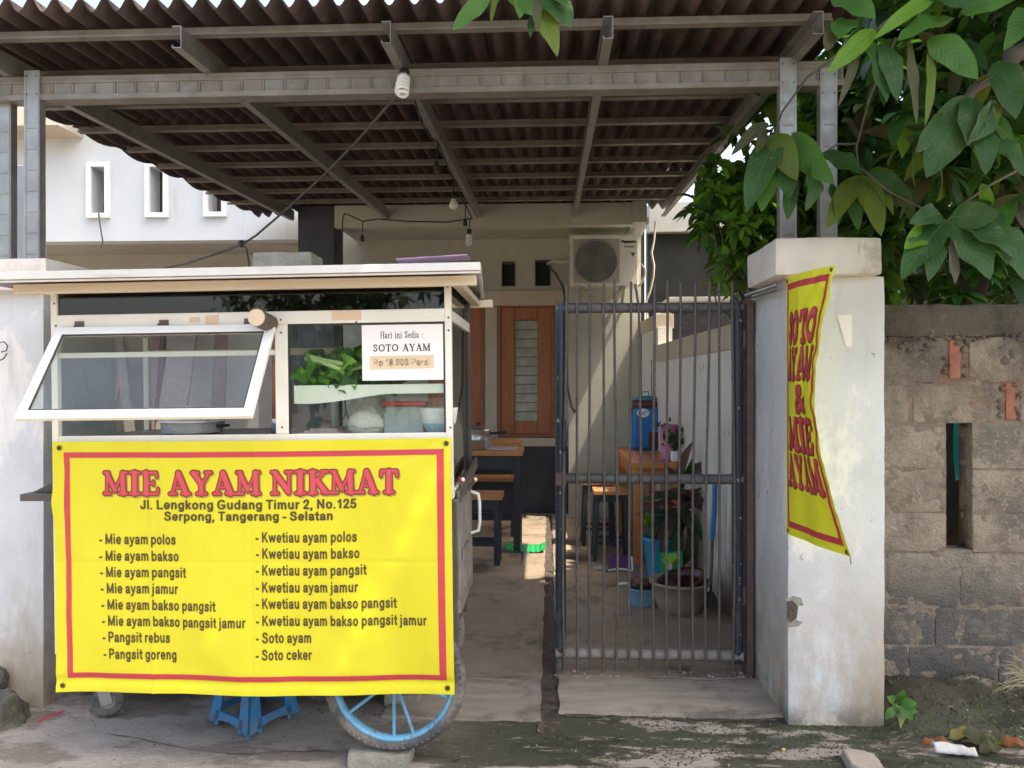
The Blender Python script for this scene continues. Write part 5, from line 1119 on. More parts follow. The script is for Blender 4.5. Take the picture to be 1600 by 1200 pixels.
b = MB(); b.tube([P(626, 142, 3.7) + Vector((0, 0, 0)), P(600, 172, 4.0), P(560, 218, 4.4), P(510, 270, 4.9), P(450, 325, 5.3), P(400, 368, 5.6), P(378, 382, 5.7), P(340, 396, 5.8), P(290, 412, 5.9), P(200, 430, 6.3)], .008, 8)
b.tube([P(378, 383, 5.7), P(385, 388, 5.7), P(389, 412, 5.7), P(389, 500, 5.7)], .006, 6); b.lathe(P(377, 381, 5.7), [(0, .03), (.022, .02), (.026, 0), (.02, -.02), (0, -.03)], 10)
tag(b.build('drop_cable', M['cable'], smooth=True), 'grey cable slanting from the front beam down behind the cart', 'cable')
b = MB(); b.tube([P(-4, 536, 3.43), P(6, 534, 3.42), P(12, 540, 3.42), P(10, 548, 3.42), P(2, 550, 3.43)], .003, 6); b.tube([P(-6, 566, 3.43), P(6, 560, 3.41), P(11, 552, 3.42)], .003, 6); tag(b.build('wire_hook', M['cable'], smooth=True), 'thin dark wire hook on the left pillar at the picture edge', 'hook')
b = MB(); b.tube([P(154, 333, 8.44), P(156, 350, 8.4), P(159, 368, 8.42), P(161, 378, 8.42), P(157, 388, 8.42)], .008, 6); tag(b.build('loose_wire', M['cable'], smooth=True), 'short loose wire dangling below the leftmost wall slot', 'wire')

# ================================================================== TABLES, STOOLS
def four_legs(root, x0, x1, y0, y1, h, w_, m, splay=0, stretch=(), slift=.15):
    for sx in (0, 1):
        for sy in (0, 1):
            x = (x0, x1)[sx] + (w_ / 2 if sx == 0 else -w_ / 2); y = (y0, y1)[sy] + (w_ / 2 if sy == 0 else -w_ / 2)
            b = MB(); b.bar((x + (splay if sx else -splay), y + (splay if sy else -splay), .0), (x, y, h), w_, w_, up=(0, 1, 0)); b.build('leg', m, root, bevel=.002)
    for z in stretch:
        k = splay * (1 - z / h)
        b = MB(); t = w_ * .45
        for y in (y0 + w_ / 2 - k, y1 - w_ / 2 + k): b.box(x0 + w_ - k, x1 - w_ + k, y - t / 2, y + t / 2, z - t * .8, z + t * .8)
        for x in (x0 + w_ / 2 - k, x1 - w_ / 2 + k): b.box(x - t / 2, x + t / 2, y0 + w_ - k, y1 - w_ + k, z - t * .8 + slift * .2, z + t * .8 + slift * .2)
        b.build('stretcher', m, root)
def table(name, x0, x1, y0, y1, h, label, cat, topm, legm, lw=.06, tt=.045, apron=.1, splay=0, stretch=(), group=None, over=.02, planks=2):
    root = thing(name, ((x0 + x1) / 2, (y0 + y1) / 2, .006), label, cat, group)
    b = MB(); n = planks
    for k in range(n): b.box(x0 - over, x1 + over, y0 - over + (y1 - y0 + 2 * over) * k / n + .0015, y0 - over + (y1 - y0 + 2 * over) * (k + 1) / n - .0015, h - tt, h)
    b.build('top' if cat == 'table' else 'seat', topm, root, bevel=.004)
    four_legs(root, x0, x1, y0, y1, h - tt, lw, legm, splay, stretch)
    b = MB(); za, zb_ = h - tt - apron, h - tt - .001; t = .02
    for y in (y0 + lw * .4, y1 - lw * .4): b.box(x0 + lw, x1 - lw, y - t / 2, y + t / 2, za, zb_)
    for x in (x0 + lw * .4, x1 - lw * .4): b.box(x - t / 2, x + t / 2, y0 + lw, y1 - lw, za, zb_)
    b.build('apron', legm, root); return root
TT, LD = M['tabletop'], M['legdark']
table('dining_table', -1.55, PX(813, 6.8), 6.8, 7.25, .905, 'wooden topped table carrying the steel saucepan behind the cart', 'table', TT, LD, .06, .042, .12, 0, (), 'dining tables in the courtyard')
table('dining_table', -1.55, PX(811, 7.95), 7.95, 8.45, .895, 'wooden topped table pushed under the louvre windows', 'table', TT, LD, .06, .045, .12, 0, (), 'dining tables in the courtyard')
table('bench', -1.2, PX(781, 6.29), 6.29, 6.53, .592, 'wooden bench on dark legs in front of the saucepan table', 'bench', TT, LD, .05, .045, .08, 0, (.18,), 'benches beside the dining tables')
table('bench', -1.3, PX(806, 7.5), 7.5, 7.74, .585, 'wooden bench between the two dining tables', 'bench', TT, LD, .05, .04, .08, 0, (.18,), 'benches beside the dining tables')
s1 = table('wooden_stool', PX(930, 6.5), PX(981, 6.5), 6.5, 6.76, .60, 'wooden topped stool with dark legs nearer the gate', 'stool', TT, LD, .038, .035, .06, .022, (.16,), 'stools by the orange table', .014, 3)
s2 = copy_tree(s1); s2.location += Vector((PX(936, 7.1) - PX(956, 6.5), .62, 0)); s2['label'] = 'wooden topped stool with dark legs standing behind the nearer stool'
table('orange_table', PX(991, 6.42), 1.085, 6.42, 7.95, .85, 'orange varnished wooden table against the boundary wall', 'table', M['orange'], M['orange'], .075, .05, .12, 0, (), None, .03, 1)
# saucepan
sp0 = Vector((PX(747, 6.98), 6.98, .907))
sp = thing('saucepan', sp0, 'aluminium saucepan with black handle on the dining table', 'saucepan')
al = mat('brushed_aluminium', (.55, .54, .52), (.47, .46, .45), 30, .32, .9, stretch=(.2, .2, 8))
b = MB(); b.lathe(sp0, [(0, 0), (.112, 0), (.117, .006), (.117, .085), (.1185, .087), (.1185, .09), (.117, .092), (.117, .168), (.123, .174), (.119, .176)], 48); b.build('body', al, sp)
b = MB(); b.lathe(sp0, [(.122, .177), (.12, .182), (.08, .198), (.03, .206), (0, .207)], 48); ld = b.build('lid', al, sp)
b = MB(); b.lathe(sp0, [(.006, .206), (.007, .222), (.022, .226), (.026, .236), (.018, .243), (0, .244)], 20); b.build('knob', M['black'], ld)
b = MB(); b.tube([sp0 + Vector((.115, -.01, .145)), sp0 + Vector((.15, -.015, .145)), sp0 + Vector((.21, -.02, .152)), sp0 + Vector((.262, -.03, .156))], [.011, .013, .013, .012], 10); b.build('handle', M['black'], sp)
b = MB(); b.box(-.56, PX(806, 6.9), 6.86, 7.16, .907, .915); tag(b.build('paper_mat', mat('grey_laminate', (.5, .48, .5), (.42, .4, .43), 8, .4), bevel=.002), 'pale grey laminated sheet on the table beside the saucepan', 'table mat')
# drum
dx0, dx1 = PX(986, 7.7), PX(1030, 7.7); dc = Vector(((dx0 + dx1) / 2, 7.72, .852)); dr = (dx1 - dx0) / 2
dm = thing('water_dispenser', dc, 'blue plastic water dispenser with maroon collar on the orange table', 'water dispenser')
b = MB(); b.box(dx0, dx1, 7.58, 7.86, .852, 1.27); b.build('tank', M['bluedrum'], dm, bevel=.035)
b = MB(); b.box(dc.x + .02, dc.x + .16, 7.572, 7.579, .875, 1.03); b.build('tap_recess', M['maroon'], dm, bevel=.002)
b = MB(); b.lathe(dc, [(0, .419), (.125, .419), (.13, .425), (.125, .485), (0, .486)], 32); b.box(dx0 - .012, dx0 + .03, 7.6, 7.72, 1.20, 1.27); b.build('collar', M['maroon'], dm)
b = MB(); b.lathe(dc, [(.128, .487), (.125, .505), (.07, .528), (0, .532)], 32); b.tube([dc + Vector((-.035, -.03, .525)), dc + Vector((-.033, -.03, .57)), dc + Vector((.033, -.03, .57)), dc + Vector((.035, -.03, .525))], .006, 6); b.build('lid', M['tealblue'], dm)
b = MB(); ec = Vector((dc.x - .035, 7.577, 1.215)); b.add([ec + Vector((.062 * math.cos(q), 0, .042 * math.sin(q))) for q in [2 * math.pi * k / 24 for k in range(24)]], [tuple(range(24))]); em = b.build('emblem', M['white'], dm)
b = MB()
for s in (-1, 1): b.tube([ec + Vector((s * .025 + .018 * math.cos(q) , -.003, .018 * math.sin(q) * s)) for q in [k * .5 for k in range(10)]], .0045, 6)
b.build('swirl', M['bluedrum'], em)
# pink bin, flower pot
pcn = Vector((PX(1045, 6.62), 6.62, .852))
pk = thing('pink_bin', pcn, 'tapered pink plastic container on the orange table', 'container')
b = MB(); b.lathe(pcn, [(0, .003), (.062, 0), (.066, .01), (.078, .29), (.074, .29), (.06, .02)], 36); b.build('body', M['pink'], pk)
b = MB(); b.lathe(pcn, [(.078, .28), (.085, .282), (.086, .298), (.078, .302), (.074, .298)], 36); b.build('rim', M['pink'], pk)
fp = Vector((PX(1055, 6.46), 6.46, .852)); ft = thing('flower_pot', fp, 'small white pot of artificial red roses on the orange table', 'flower pot')
b = MB(); b.lathe(fp, [(0, 0), (.034, 0), (.04, .03), (.039, .085), (.041, .09), (.035, .09)], 28); b.build('pot', M['white'], ft)
b = MB(); rf = random.Random(4); heads = []
for k in range(17):
    a = rf.uniform(0, 6.28); e = Vector((math.cos(a) * rf.uniform(.03, .15) - .03, math.sin(a) * .06, rf.uniform(.06, .22))); heads.append(fp + Vector((0, 0, .09)) + e)
    b.tube([fp + Vector((0, 0, .08)), fp + Vector((0, 0, .1)) + e * .5 + Vector((0, 0, .03)), heads[-1]], .0022, 5, 0)
for k in range(70):
    h = rf.choice(heads); q = h + Vector((rf.gauss(0, .03), rf.gauss(0, .02), rf.gauss(-.02, .03))); leaf(b, q, q + Vector((rf.gauss(0, .03), rf.gauss(-.01, .03), rf.gauss(.01, .03))), .022, (0, -1, .3), 1, .2, .1, 3)
b.build('foliage', [M['leaf_d'], M['leaf_d']], ft)
for h in heads[:12]:
    b = MB()
    for k in range(9):
        a = k * 2.4; q = Vector((math.cos(a), math.sin(a), 0)); leaf(b, h, h + q * .018 + Vector((0, 0, .014 + .004 * (k % 3))), .022, (0, 0, 1) - q * .4 if False else Vector((0, 0, 1)) - q * .4, 0, .5, .25, 3)
    b.build('rose', M['redflower'], ft)

# ================================================================== COURTYARD CLUTTER
pp0 = Vector((PX(1036, 6.0), 6.0, .006))
bp = thing('blue_pot', pp0, 'bright blue tapered plastic pot with stacked dark green pot on top', 'pot')
b = MB(); b.lathe(pp0, [(0, 0), (.11, 0), (.115, .01), (.155, .29), (.165, .295), (.165, .315), (.15, .315), (.14, .25)], 40); b.build('body', M['pot_blue'], bp)
gp0 = pp0 + Vector((.0, 0, .30)); dg = thing('green_pot', gp0, 'dark green plastic plant pot stacked inside the blue pot', 'pot')
b = MB(); b.lathe(gp0, [(0, 0), (.125, 0), (.13, .02), (.15, .19), (.16, .195), (.16, .215), (.148, .215), (.14, .17), (0, .165)], 40); b.build('body', M['pot_green'], dg)
b = MB(); b.lathe(gp0, [(0, .182), (.08, .178), (.141, .172)], 24); b.build('soil', M['drain'], dg)
rc = random.Random(11)
cp = thing('cordyline', gp0 + Vector((.06, 0, .18)), 'dark purple leaved cordyline growing in the green pot', 'plant')
b = MB(); stems = [(P(1052, 845, 5.98), P(1066, 755, 5.9)), (P(1060, 850, 6.0), P(1080, 770, 5.95)), (P(1040, 850, 5.95), P(1030, 800, 5.85))]
for a, c in stems: b.tube([a, a.lerp(c, .5) + Vector((.01, 0, 0)), c], [.012, .010, .007], 8)
b.build('stem', M['bark'], cp)
b = MB()
def blade(u0, v0, u1, v1, w_, Y0=5.9, Y1=5.75, mi=0, curl=.12): leaf(b, P(u0, v0, Y0), P(u1, v1, Y1), w_ / 1200 * Y0, (rc.gauss(0, .3), -1, rc.gauss(.3, .2)), mi, .35, curl, 9)
for q in [(1062, 752, 1083, 689, 15), (1068, 745, 1119, 721, 17), (1062, 750, 1036, 722, 9), (1066, 748, 1081, 716, 10), (1070, 770, 1098, 761, 8), (1064, 788, 1104, 780, 13), (1060, 770, 1000, 782, 9), (1058, 775, 992, 806, 9), (1062, 780, 1012, 768, 9), (1058, 790, 1000, 790, 8), (1055, 795, 1030, 868, 16), (1060, 800, 1052, 872, 13), (1066, 800, 1078, 872, 12), (1072, 795, 1100, 850, 12), (1050, 790, 1022, 850, 14), (1074, 778, 1100, 800, 10), (1066, 765, 1055, 735, 8), (1060, 790, 1075, 830, 12)]:
    blade(*q, mi=0 if rc.random() < .65 else 1)
for k in range(18):
    a = rc.uniform(0, 6.28); r = rc.uniform(25, 52); u0, v0 = rc.choice([(1064, 768), (1076, 778), (1034, 806), (1058, 800)])
    blade(u0, v0, u0 + r * math.cos(a), v0 - r * math.sin(a) * .8 + 10, rc.uniform(7, 13), 5.9, 5.9 + rc.uniform(-.25, .2), 0 if rc.random() < .7 else 1, rc.uniform(.05, .25))
b.build('foliage', [M['leaf_p'], M['leaf_d']], cp)
b = MB()
for k in range(7): leaf(b, P(1015, 822, 5.84), P(1015 + rc.uniform(-12, 12), 822 - rc.uniform(8, 22), 5.78), .04, (0, -1, .4), 0, .3, .1, 5)
o = b.build('variegated_leaf', M['leaf_l'], cp)
b = MB()
for k in range(16):
    a = rc.uniform(-1.2, 1.2); leaf(b, P(1066, 885, 5.7), P(1066 + 30 * math.sin(a), 885 - 62 * math.cos(a * .8), 5.6), .012, (0, -1, 0), 0, .3, .12, 6)
tag(b.build('grass_tuft', M['leaf_b']), 'thin pale grassy tuft in front of the blue pot', 'plant')
# sachet leaning on the pot
sc_ = P(1048, 878, 5.62)
sa = thing('sachet', sc_ - Vector((0, 0, .1)), 'bright green plastic refill sachet propped against the blue pot', 'sachet')
def sf(x, z, l=0): return sc_ + Vector((x, .05 * z - .02 * math.cos(x * 12) - l, z + .10 * x + .004 * math.sin(x * 40)))
b = MB(); b.grid(lambda i, j: sf(-.08 + .165 * i, -.085 + .16 * j), 12, 10); b.build('pouch', M['green'], sa, smooth=True)
b = MB(); star = [((.075 if k % 2 else .055) * math.cos(2 * math.pi * k / 18), .026 + (.045 if k % 2 else .032) * math.sin(2 * math.pi * k / 18)) for k in range(18)]
b.add([sf(x * .95, z, .003) for x, z in star], [tuple(range(18))]); b.build('burst', M['lime'], sa)
b = MB(); put_text(b, 'So', -.045, .005, -.045, .05, lambda x, z, l: sf(x, z, .005), 0, .03); b.build('lettering', M['white'], sa)
b = MB(); b.add([sf(x, z, .006) for x, z in [(.01, .0), (.05, .03), (.07, .06), (.045, .0), (.03, -.04)]], [tuple(range(5))]); b.build('picture', mat('tan_print', (.3, .16, .06), None, 8, .5), sa)
# basin, wok, basket, pan
bc = Vector((PX(1062, 5.1), 5.1, .006)); bs_ = thing('basin', bc, 'large beige plastic basin on the courtyard floor', 'basin')
b = MB(); b.lathe(bc, [(0, .004), (.125, 0), (.135, .008), (.165, .09), (.182, .185), (.198, .188), (.2, .205), (.19, .207), (.176, .2), (.158, .09), (.12, .014), (0, .012)], 56); b.build('body', M['basin'], bs_)
wc = bc + Vector((.03, .02, .165)); wk = thing('wok', wc, 'dark red wok tilted in the beige basin', 'wok')
MW = Matrix.Rotation(R(-13), 4, 'Y') @ Matrix.Rotation(R(8), 4, 'X')
b = MB(); b.lathe(wc, [(0, -.035), (.06, -.032), (.11, -.012), (.145, .025), (.158, .055), (.162, .055), (.15, .025), (.11, -.006), (0, -.028)], 44, 0, MW); b.build('bowl', M['wok'], wk)
b = MB(); b.tube([wc + MW @ Vector((-.155, 0, .045)), wc + MW @ Vector((-.22, -.01, .06)), wc + MW @ Vector((-.31, -.02, .07))], [.010, .012, .013], 10); b.build('handle', M['black'], wk)
kc = Vector((PX(1002, 5.22), 5.22, .006)); kb = thing('basket', kc, 'small pale blue ribbed plastic basket beside the basin', 'basket')
b = MB(); b.lathe(kc, [(0, .003), (.06, 0), (.068, .008), (.082, .11), (.09, .112), (.09, .125), (.08, .125), (.062, .012), (0, .01)], 40)
for k in range(40):
    a = 2 * math.pi * k / 40; d = Vector((math.cos(a), math.sin(a), 0)); b.bar(kc + d * .0685 + Vector((0, 0, .012)), kc + d * .083 + Vector((0, 0, .108)), .005, .003, up=(0, 0, 1))
b.build('body', M['basketblue'], kb)
pcn = kc + Vector((0, 0, .128)); pn = thing('frying_pan', pcn, 'brown frying pan with white handle tip lying on the blue basket', 'pan')
b = MB(); b.lathe(pcn, [(0, .002), (.075, .0), (.095, .03), (.1, .032), (.08, .006), (0, .008)], 40); b.build('body', mat('worn_brown_enamel', (.13, .05, .03), (.09, .04, .028), 6, .4), pn)
b = MB(); b.tube([pcn + Vector((-.09, -.02, .025)), pcn + Vector((-.13, -.05, .03)), pcn + Vector((-.155, -.065, .032))], .009, 8); b.build('handle', M['white'], pn)
b = MB(); pu = P(970, 891, 6.15); pu.z = .008
b.grid(lambda i, j: pu + Vector((-.10 + .19 * i, -.02 + .06 * j + .01 * math.sin(i * 3), .008 + .10 * j + .012 * math.sin(math.pi * i))), 12, 8)
br = tag(b.build('doormat', M['purple'], smooth=True), 'small purple mat with white edging on the courtyard floor', 'mat')
b = MB()
pts = [pu + Vector((-.10 + .19 * i / 10, -.022 + .01 * math.sin(i * .3), .010 + .012 * math.sin(math.pi * i / 10))) for i in range(11)] + [pu + Vector((.092, -.02 + .06 * j / 6, .010 + .10 * j / 6)) for j in range(7)]
b.tube(pts, .008, 6); b.build('edging', M['white'], br)
b = MB(); rag = P(937, 888, 6.2); b.grid(lambda i, j: Vector((rag.x - .05 + .12 * i, rag.y - .03 + .1 * j, .012 + .03 * abs(noise.noise(Vector((i * 4, j * 4, 8)))))), 10, 8); tag(b.build('rag', mat('grey_rag', (.4, .38, .35), (.3, .29, .27), 12, .9), smooth=True), 'crumpled grey rag on the floor left of the purple mat', 'rag')
# broom with blue handle against the wall
bh = thing('broom', (1.06, 5.35, .006), 'broom leaning on the boundary wall with a blue upper handle', 'broom')
b = MB(); b.tube([P(1117, 757, 5.1), P(1116, 800, 5.1), P(1113, 842, 5.1)], .017, 12); b.build('grip', M['handleblue'], bh)
b = MB(); b.tube([P(1113, 841, 5.1), P(1112, 880, 5.1), P(1110, 935, 5.1)], .010, 10); b.build('handle', M['plank2'], bh)
b = MB(); e = P(1110, 930, 5.1)
for k in range(60):
    a = rc.uniform(-1, 1); b.tube([e + Vector((a * .02, rc.uniform(-.012, .012), .02)), e + Vector((a * .07, rc.uniform(-.02, .02), -.08))], .003, 4)
b.build('bristle', M['plank2'], bh)
# dustpan
dp = P(822, 860, 6.85); dp.z = .008; du = thing('dustpan', dp, 'green dustpan with grey stick handle on the courtyard floor', 'dustpan')
b = MB(); b.grid(lambda i, j: dp + Vector((-.19 + .36 * i, -.06 + .22 * j, .008 + .03 * (abs(2 * i - 1) ** 5) + .02 * j ** 4 + .004 * math.sin(i * 50))), 40, 10)
o = b.build('pan', M['green'], du, smooth=True); o.modifiers.new('thick', 'SOLIDIFY').thickness = .004
b = MB(); b.tube([dp + Vector((.0, -.02, .05)), P(818, 880, 6.4), P(814, 904, 6.05)], .014, 10); b.build('handle', M['bluegrey'], du)
b = MB(); q = P(814, 905, 6.04); b.lathe(q, [(0, .03), (.014, .024), (.02, 0), (.014, -.024), (0, -.03)], 14); b.build('handle_end', M['bluegrey'], du)

# ================================================================== GRIT, MOSS AND CRACKS ON THE PAVEMENT
rp = random.Random(31)
def blob(b, x, y, z, r, mi=0, fl=.6):
    n = 6; ph = rp.uniform(0, 6)
    ring = [Vector((x + r * rp.uniform(.7, 1.2) * math.cos(ph + 2 * math.pi * k / n), y + r * rp.uniform(.7, 1.2) * math.sin(ph + 2 * math.pi * k / n), z - r * .3)) for k in range(n)]
    r2 = [p.lerp(Vector((x, y, z)), .45) + Vector((0, 0, r * fl * .8)) for p in ring]
    b.add(ring + r2 + [(x, y, z + r * fl)], [(k, (k + 1) % n, n + (k + 1) % n, n + k) for k in range(n)] + [(n + k, n + (k + 1) % n, 2 * n) for k in range(n)], mi, True)
b = MB()
for k in range(1500):
    x = rp.uniform(-2.3, 2.6); y = 2.75 + 1.15 * rp.random() ** 1.3
    b_r = rp.choice((.0018, .002, .0025, .003, .004, .006)) * rp.uniform(.7, 1.2); blob(b, x, y, ground_h(x, y), b_r, rp.choice((0, 0, 1)))
tag(b.build('gravel', [mat('pale_grit', (.34, .30, .26), (.22, .19, .16), 60, .9), mat('dark_grit', (.07, .06, .05), (.05, .045, .04), 60, .9)]), kind='stuff')
b = MB()
def mossy(x, y): return noise.noise(Vector((x * 1.9, y * 4.2, 6))) + .5 * noise.noise(Vector((x * 7, y * 11, 2))) + min(.5, max(-.9, (x + .1) * .55))
k = 0
while k < 5200:
    x = rp.uniform(-1.2, 2.8); y = rp.uniform(2.75, 3.55)
    e = abs(y - (3.49 + .02 * noise.noise(Vector((x * 6, 1, 1))))) < .035
    if not (mossy(x, y) > .28 or (e and rp.random() < .5)) or (1.06 < x < 1.52 and y > 3.42): 
        k += .25; continue
    r = rp.uniform(.003, .0085); blob(b, x, y, ground_h(x, y), r, rp.choice((0, 0, 1)), .5); k += 1
for k in range(900):
    x = rp.uniform(1.5, 2.9); y = rp.uniform(3.3, 3.72); blob(b, x, y, ground_h(x, y), rp.uniform(.004, .013), rp.choice((0, 1, 1)), .6)
for k in range(260):
    x = rp.uniform(1.06, 1.56); y = 3.43 + rp.gauss(0, .012) - .01; blob(b, x, y, ground_h(x, y), rp.uniform(.003, .009), rp.choice((0, 1)), .6)
tag(b.build('moss', [mat('dark_moss', (.040, .046, .020), (.028, .03, .016), 30, .95), mat('olive_moss', (.075, .085, .03), (.055, .06, .025), 30, .95)]), kind='stuff')
b = MB()
for k in range(110):
    x = rp.uniform(-2.2, 2.8); y = rp.uniform(2.78, 3.66) if rp.random() < .7 else rp.uniform(3.9, 4.1)
    if 1.05 < x < 1.55 and y > 3.4: continue
    q = Vector((x, y, (ground_h(x, y) if y < 3.7 else .012) + .004)); an = rp.uniform(0, 6.28); L2 = rp.uniform(.008, .03); d = Vector((math.cos(an), math.sin(an), rp.uniform(-.05, .25))) * L2
    leaf(b, q, q + d, L2 * rp.uniform(.3, .6), (rp.gauss(0, .4), rp.gauss(0, .4), 1), rp.choice((0, 0, 1)), .3, .25, 4, 0, .4)
tag(b.build('leaf_litter', [mat('brown_litter', (.20, .13, .07), (.13, .085, .05), 40, .8), mat('tan_litter', (.36, .28, .17), (.28, .2, .12), 40, .8)]), kind='stuff')
def crack(pts, w_, z, name='crack'):
    b = MB(); L2 = []
    for (a, c) in zip(pts, pts[1:]):
        for t in range(12): L2.append((a[0] + (c[0] - a[0]) * t / 12, a[1] + (c[1] - a[1]) * t / 12))
    L2.append(pts[-1]); vs = []
    for i, (x, y) in enumerate(L2):
        x += .012 * noise.noise(Vector((x * 14, y * 14, 1))); y += .014 * noise.noise(Vector((x * 16, y * 9, 8)))
        ww = w_ * (.5 + abs(noise.noise(Vector((i * .35, 2, 3)))) * 1.6); zz = z if z is not None else ground_h(x, y) + .005
        vs += [(x, y - ww, zz), (x, y + ww, zz)]
    b.add(vs, [(2 * i, 2 * i + 2, 2 * i + 3, 2 * i + 1) for i in range(len(L2) - 1)]); tag(b.build(name, M['drain']), kind='structure')
crack([(-.72, 3.46), (-.4, 3.45), (-.06, 3.47), (.1, 3.49)], .006, None); crack([(.06, 3.475), (.35, 3.48), (.6, 3.46), (.85, 3.48), (1.08, 3.49)], .010, None)
crack([(-.62, 3.84), (-.42, 3.86), (-.3, 3.80), (-.24, 3.88), (-.05, 3.87)], .004, .022); crack([(.5, 3.85), (.75, 3.83), (1.04, 3.86)], .005, .038); crack([(-1.9, 3.2), (-1.3, 3.05), (-.7, 3.12), (-.1, 3.02)], .003, None)

# ================================================================== STREET LITTER
b = MB(); b.tube([P(57, 1141, 3.3), P(75, 1132, 3.36), P(100, 1120, 3.42)], [.008, .010, .006], 8)
for v in b.v: v.z = v.z * .5 + .014
tag(b.build('red_strip', M['redplastic'], smooth=True), 'thin red plastic strip lying by the left pillar foot', 'litter')
rk = random.Random(2)
def rock(c, sx, sy, sz, name, m, lab, cat, seed=0, n=26):
    b = MB(); c = Vector(c)
    def fn(i, j):
        a = 2 * math.pi * i; e = math.pi * (j - .5); d = Vector((math.cos(e) * math.cos(a), math.cos(e) * math.sin(a), math.sin(e)))
        k = 1 + .28 * noise.noise(d * 1.6 + Vector((seed, 2, 1))) + .10 * noise.noise(d * 5 + Vector((seed, 0, 4))) + .05 * noise.noise(d * 13 + Vector((seed, 3, 4)))
        return c + Vector((d.x * sx, d.y * sy, d.z * sz)) * k
    b.grid(fn, n, n // 2); return tag(b.build(name, m, smooth=True), lab, cat)
rock((PX(4, 3.3), 3.3, .0), .105, .10, .125, 'boulder', M['rock'], 'rounded mossy boulder at the foot of the left pillar', 'rock', 1, 40)
rock((PX(-2, 3.42), 3.40, .14), .05, .05, .06, 'boulder', M['rock'], 'smaller stone resting above the mossy boulder at the left edge', 'rock', 5, 30)
b = MB(); pts = [(1316, 1168), (1342, 1170), (1364, 1176), (1374, 1186), (1384, 1202), (1352, 1206), (1330, 1192)]
top = [P(u, v, 1) for u, v in pts]; top = [Vector((p.x / (CAMZ - p.z) * (CAMZ - .035), p.y / (CAMZ - p.z) * (CAMZ - .035), .035)) for p in top]; cc = sum(top, Vector()) / 7
b.add(top + [p + (p - cc) * .12 + Vector((0, 0, -.05)) for p in top], [tuple(range(7))[::-1]] + [(i, (i + 1) % 7, 7 + (i + 1) % 7, 7 + i) for i in range(7)])
tag(b.build('flat_stone', mat('pale_stone', (.42, .36, .30), (.34, .29, .24), 9, .9, bump=.4), bevel=.008), 'pale flat broken stone on the mossy ground', 'stone')
def gp_(u, v, h=0):   # point on the bank / pavement under a pixel
    d = P(u, v, 1) - Vector((0, 0, CAMZ)); t = 2.0
    for _ in range(400):
        q = Vector((0, 0, CAMZ)) + d * t
        if q.z < ground_h(q.x, q.y) + h: break
        t += .005
    return q
lf = gp_(1490, 1172, .02)
b = MB(); b.grid(lambda i, j: lf + Vector((-.08 + .15 * i, -.02 + .05 * j - .03 * i, .03 * math.sin(math.pi * j) * (1 - .3 * i) + .012 * noise.noise(Vector((i * 5, j * 3, 1))))), 14, 8)
o = tag(b.build('foam_scrap', mat('dirty_foam', (.62, .61, .58), (.45, .42, .38), 18, .7), smooth=True), 'torn white foam scrap among dead leaves by the block wall', 'litter'); o.modifiers.new('thick', 'SOLIDIFY').thickness = .004
for k, (u, v, L2, an, mi_, lab) in enumerate([(1452, 1162, .07, .4, 'leaf_o', 'small orange dead leaf left of the foam scrap'), (1530, 1158, .16, .2, 'leaf_b', 'large brown dead leaf right behind the foam scrap'), (1556, 1160, .08, 1.2, 'leaf_y', 'yellow dead leaf lying on the large brown leaf'), (1583, 1164, .10, -.2, 'leaf_o', 'orange brown dead leaf at the right end of the litter'), (1505, 1152, .12, .1, 'leaf_b2', 'olive brown dead leaf directly above the foam scrap'), (1548, 1172, .12, .5, 'leaf_b', 'folded brown dead leaf nearest the right of the foam scrap'), (1470, 1158, .06, 2.4, 'leaf_o', 'tiny reddish dead leaf touching the foam scrap edge')]):
    if 'leaf_o' not in M: M['leaf_o'] = leafmat('orange_dead_leaf', (.26, .09, .03), (.18, .065, .025), .15, .6); M['leaf_b2'] = leafmat('olive_dead_leaf', (.20, .18, .05), (.14, .12, .04), .15, .6)
    p = gp_(u, v, .018); d = Vector((math.cos(an), math.sin(an) * .5, .05)) * L2; b = MB(); leaf(b, p - d / 2, p + d / 2, L2 * .5, (0, -.4, 1), 0, .35, .15, 8, 0, .4); tag(b.build('dead_leaf', M[mi_]), lab, 'dead leaf', 'dead leaves by the block wall')
b = MB(); q = gp_(1224, 1171, .006); b.lathe(q, [(0, .006), (.006, .004), (.009, 0), (.006, -.004), (0, -.006)], 12); tag(b.build('yellow_pebble', mat('yellow_bead', (.6, .55, .15), None, 5, .5)), 'tiny yellow pebble on the dark moss', 'pebble')
b = MB(); q = gp_(707, 1190, .008); leaf(b, q, q + Vector((.03, .02, .012)), .022, (0, -.5, 1), 0, .3, .2, 5); tag(b.build('dead_leaf', M['leaf_b']), 'tiny pinkish brown dead leaf right of the cart wheel', 'dead leaf')
# weed at the pillar foot
wp = Vector((1.50, 3.36, .03)); wd = thing('weed', wp, 'small fresh green weed growing at the pillar foot', 'weed')
b = MB(); rw = random.Random(8)
for (u, v, s) in ((1392, 1092, .05), (1408, 1086, .055), (1420, 1098, .055), (1398, 1108, .05), (1415, 1112, .06), (1390, 1113, .05), (1406, 1100, .05), (1424, 1108, .04)):
    p = P(u, v, 3.33 + rw.uniform(-.03, .03)); an = math.atan2(-(v - 1102), u - 1405); d = Vector((math.cos(an), -.35, math.sin(an) + .1)).normalized() * s
    leaf(b, p - d * .5, p + d * .6, s * .75, (0, -1, .5), 0, .25, .12, 6, .1)
b.build('leaf', M['leaf_m'], wd)
b = MB()
for k in range(6): b.tube([wp, P(1400 + k * 4, 1100 + (k % 3) * 4, 3.34)], .002, 5)
b.build('stem', M['stem'], wd)
b = MB()
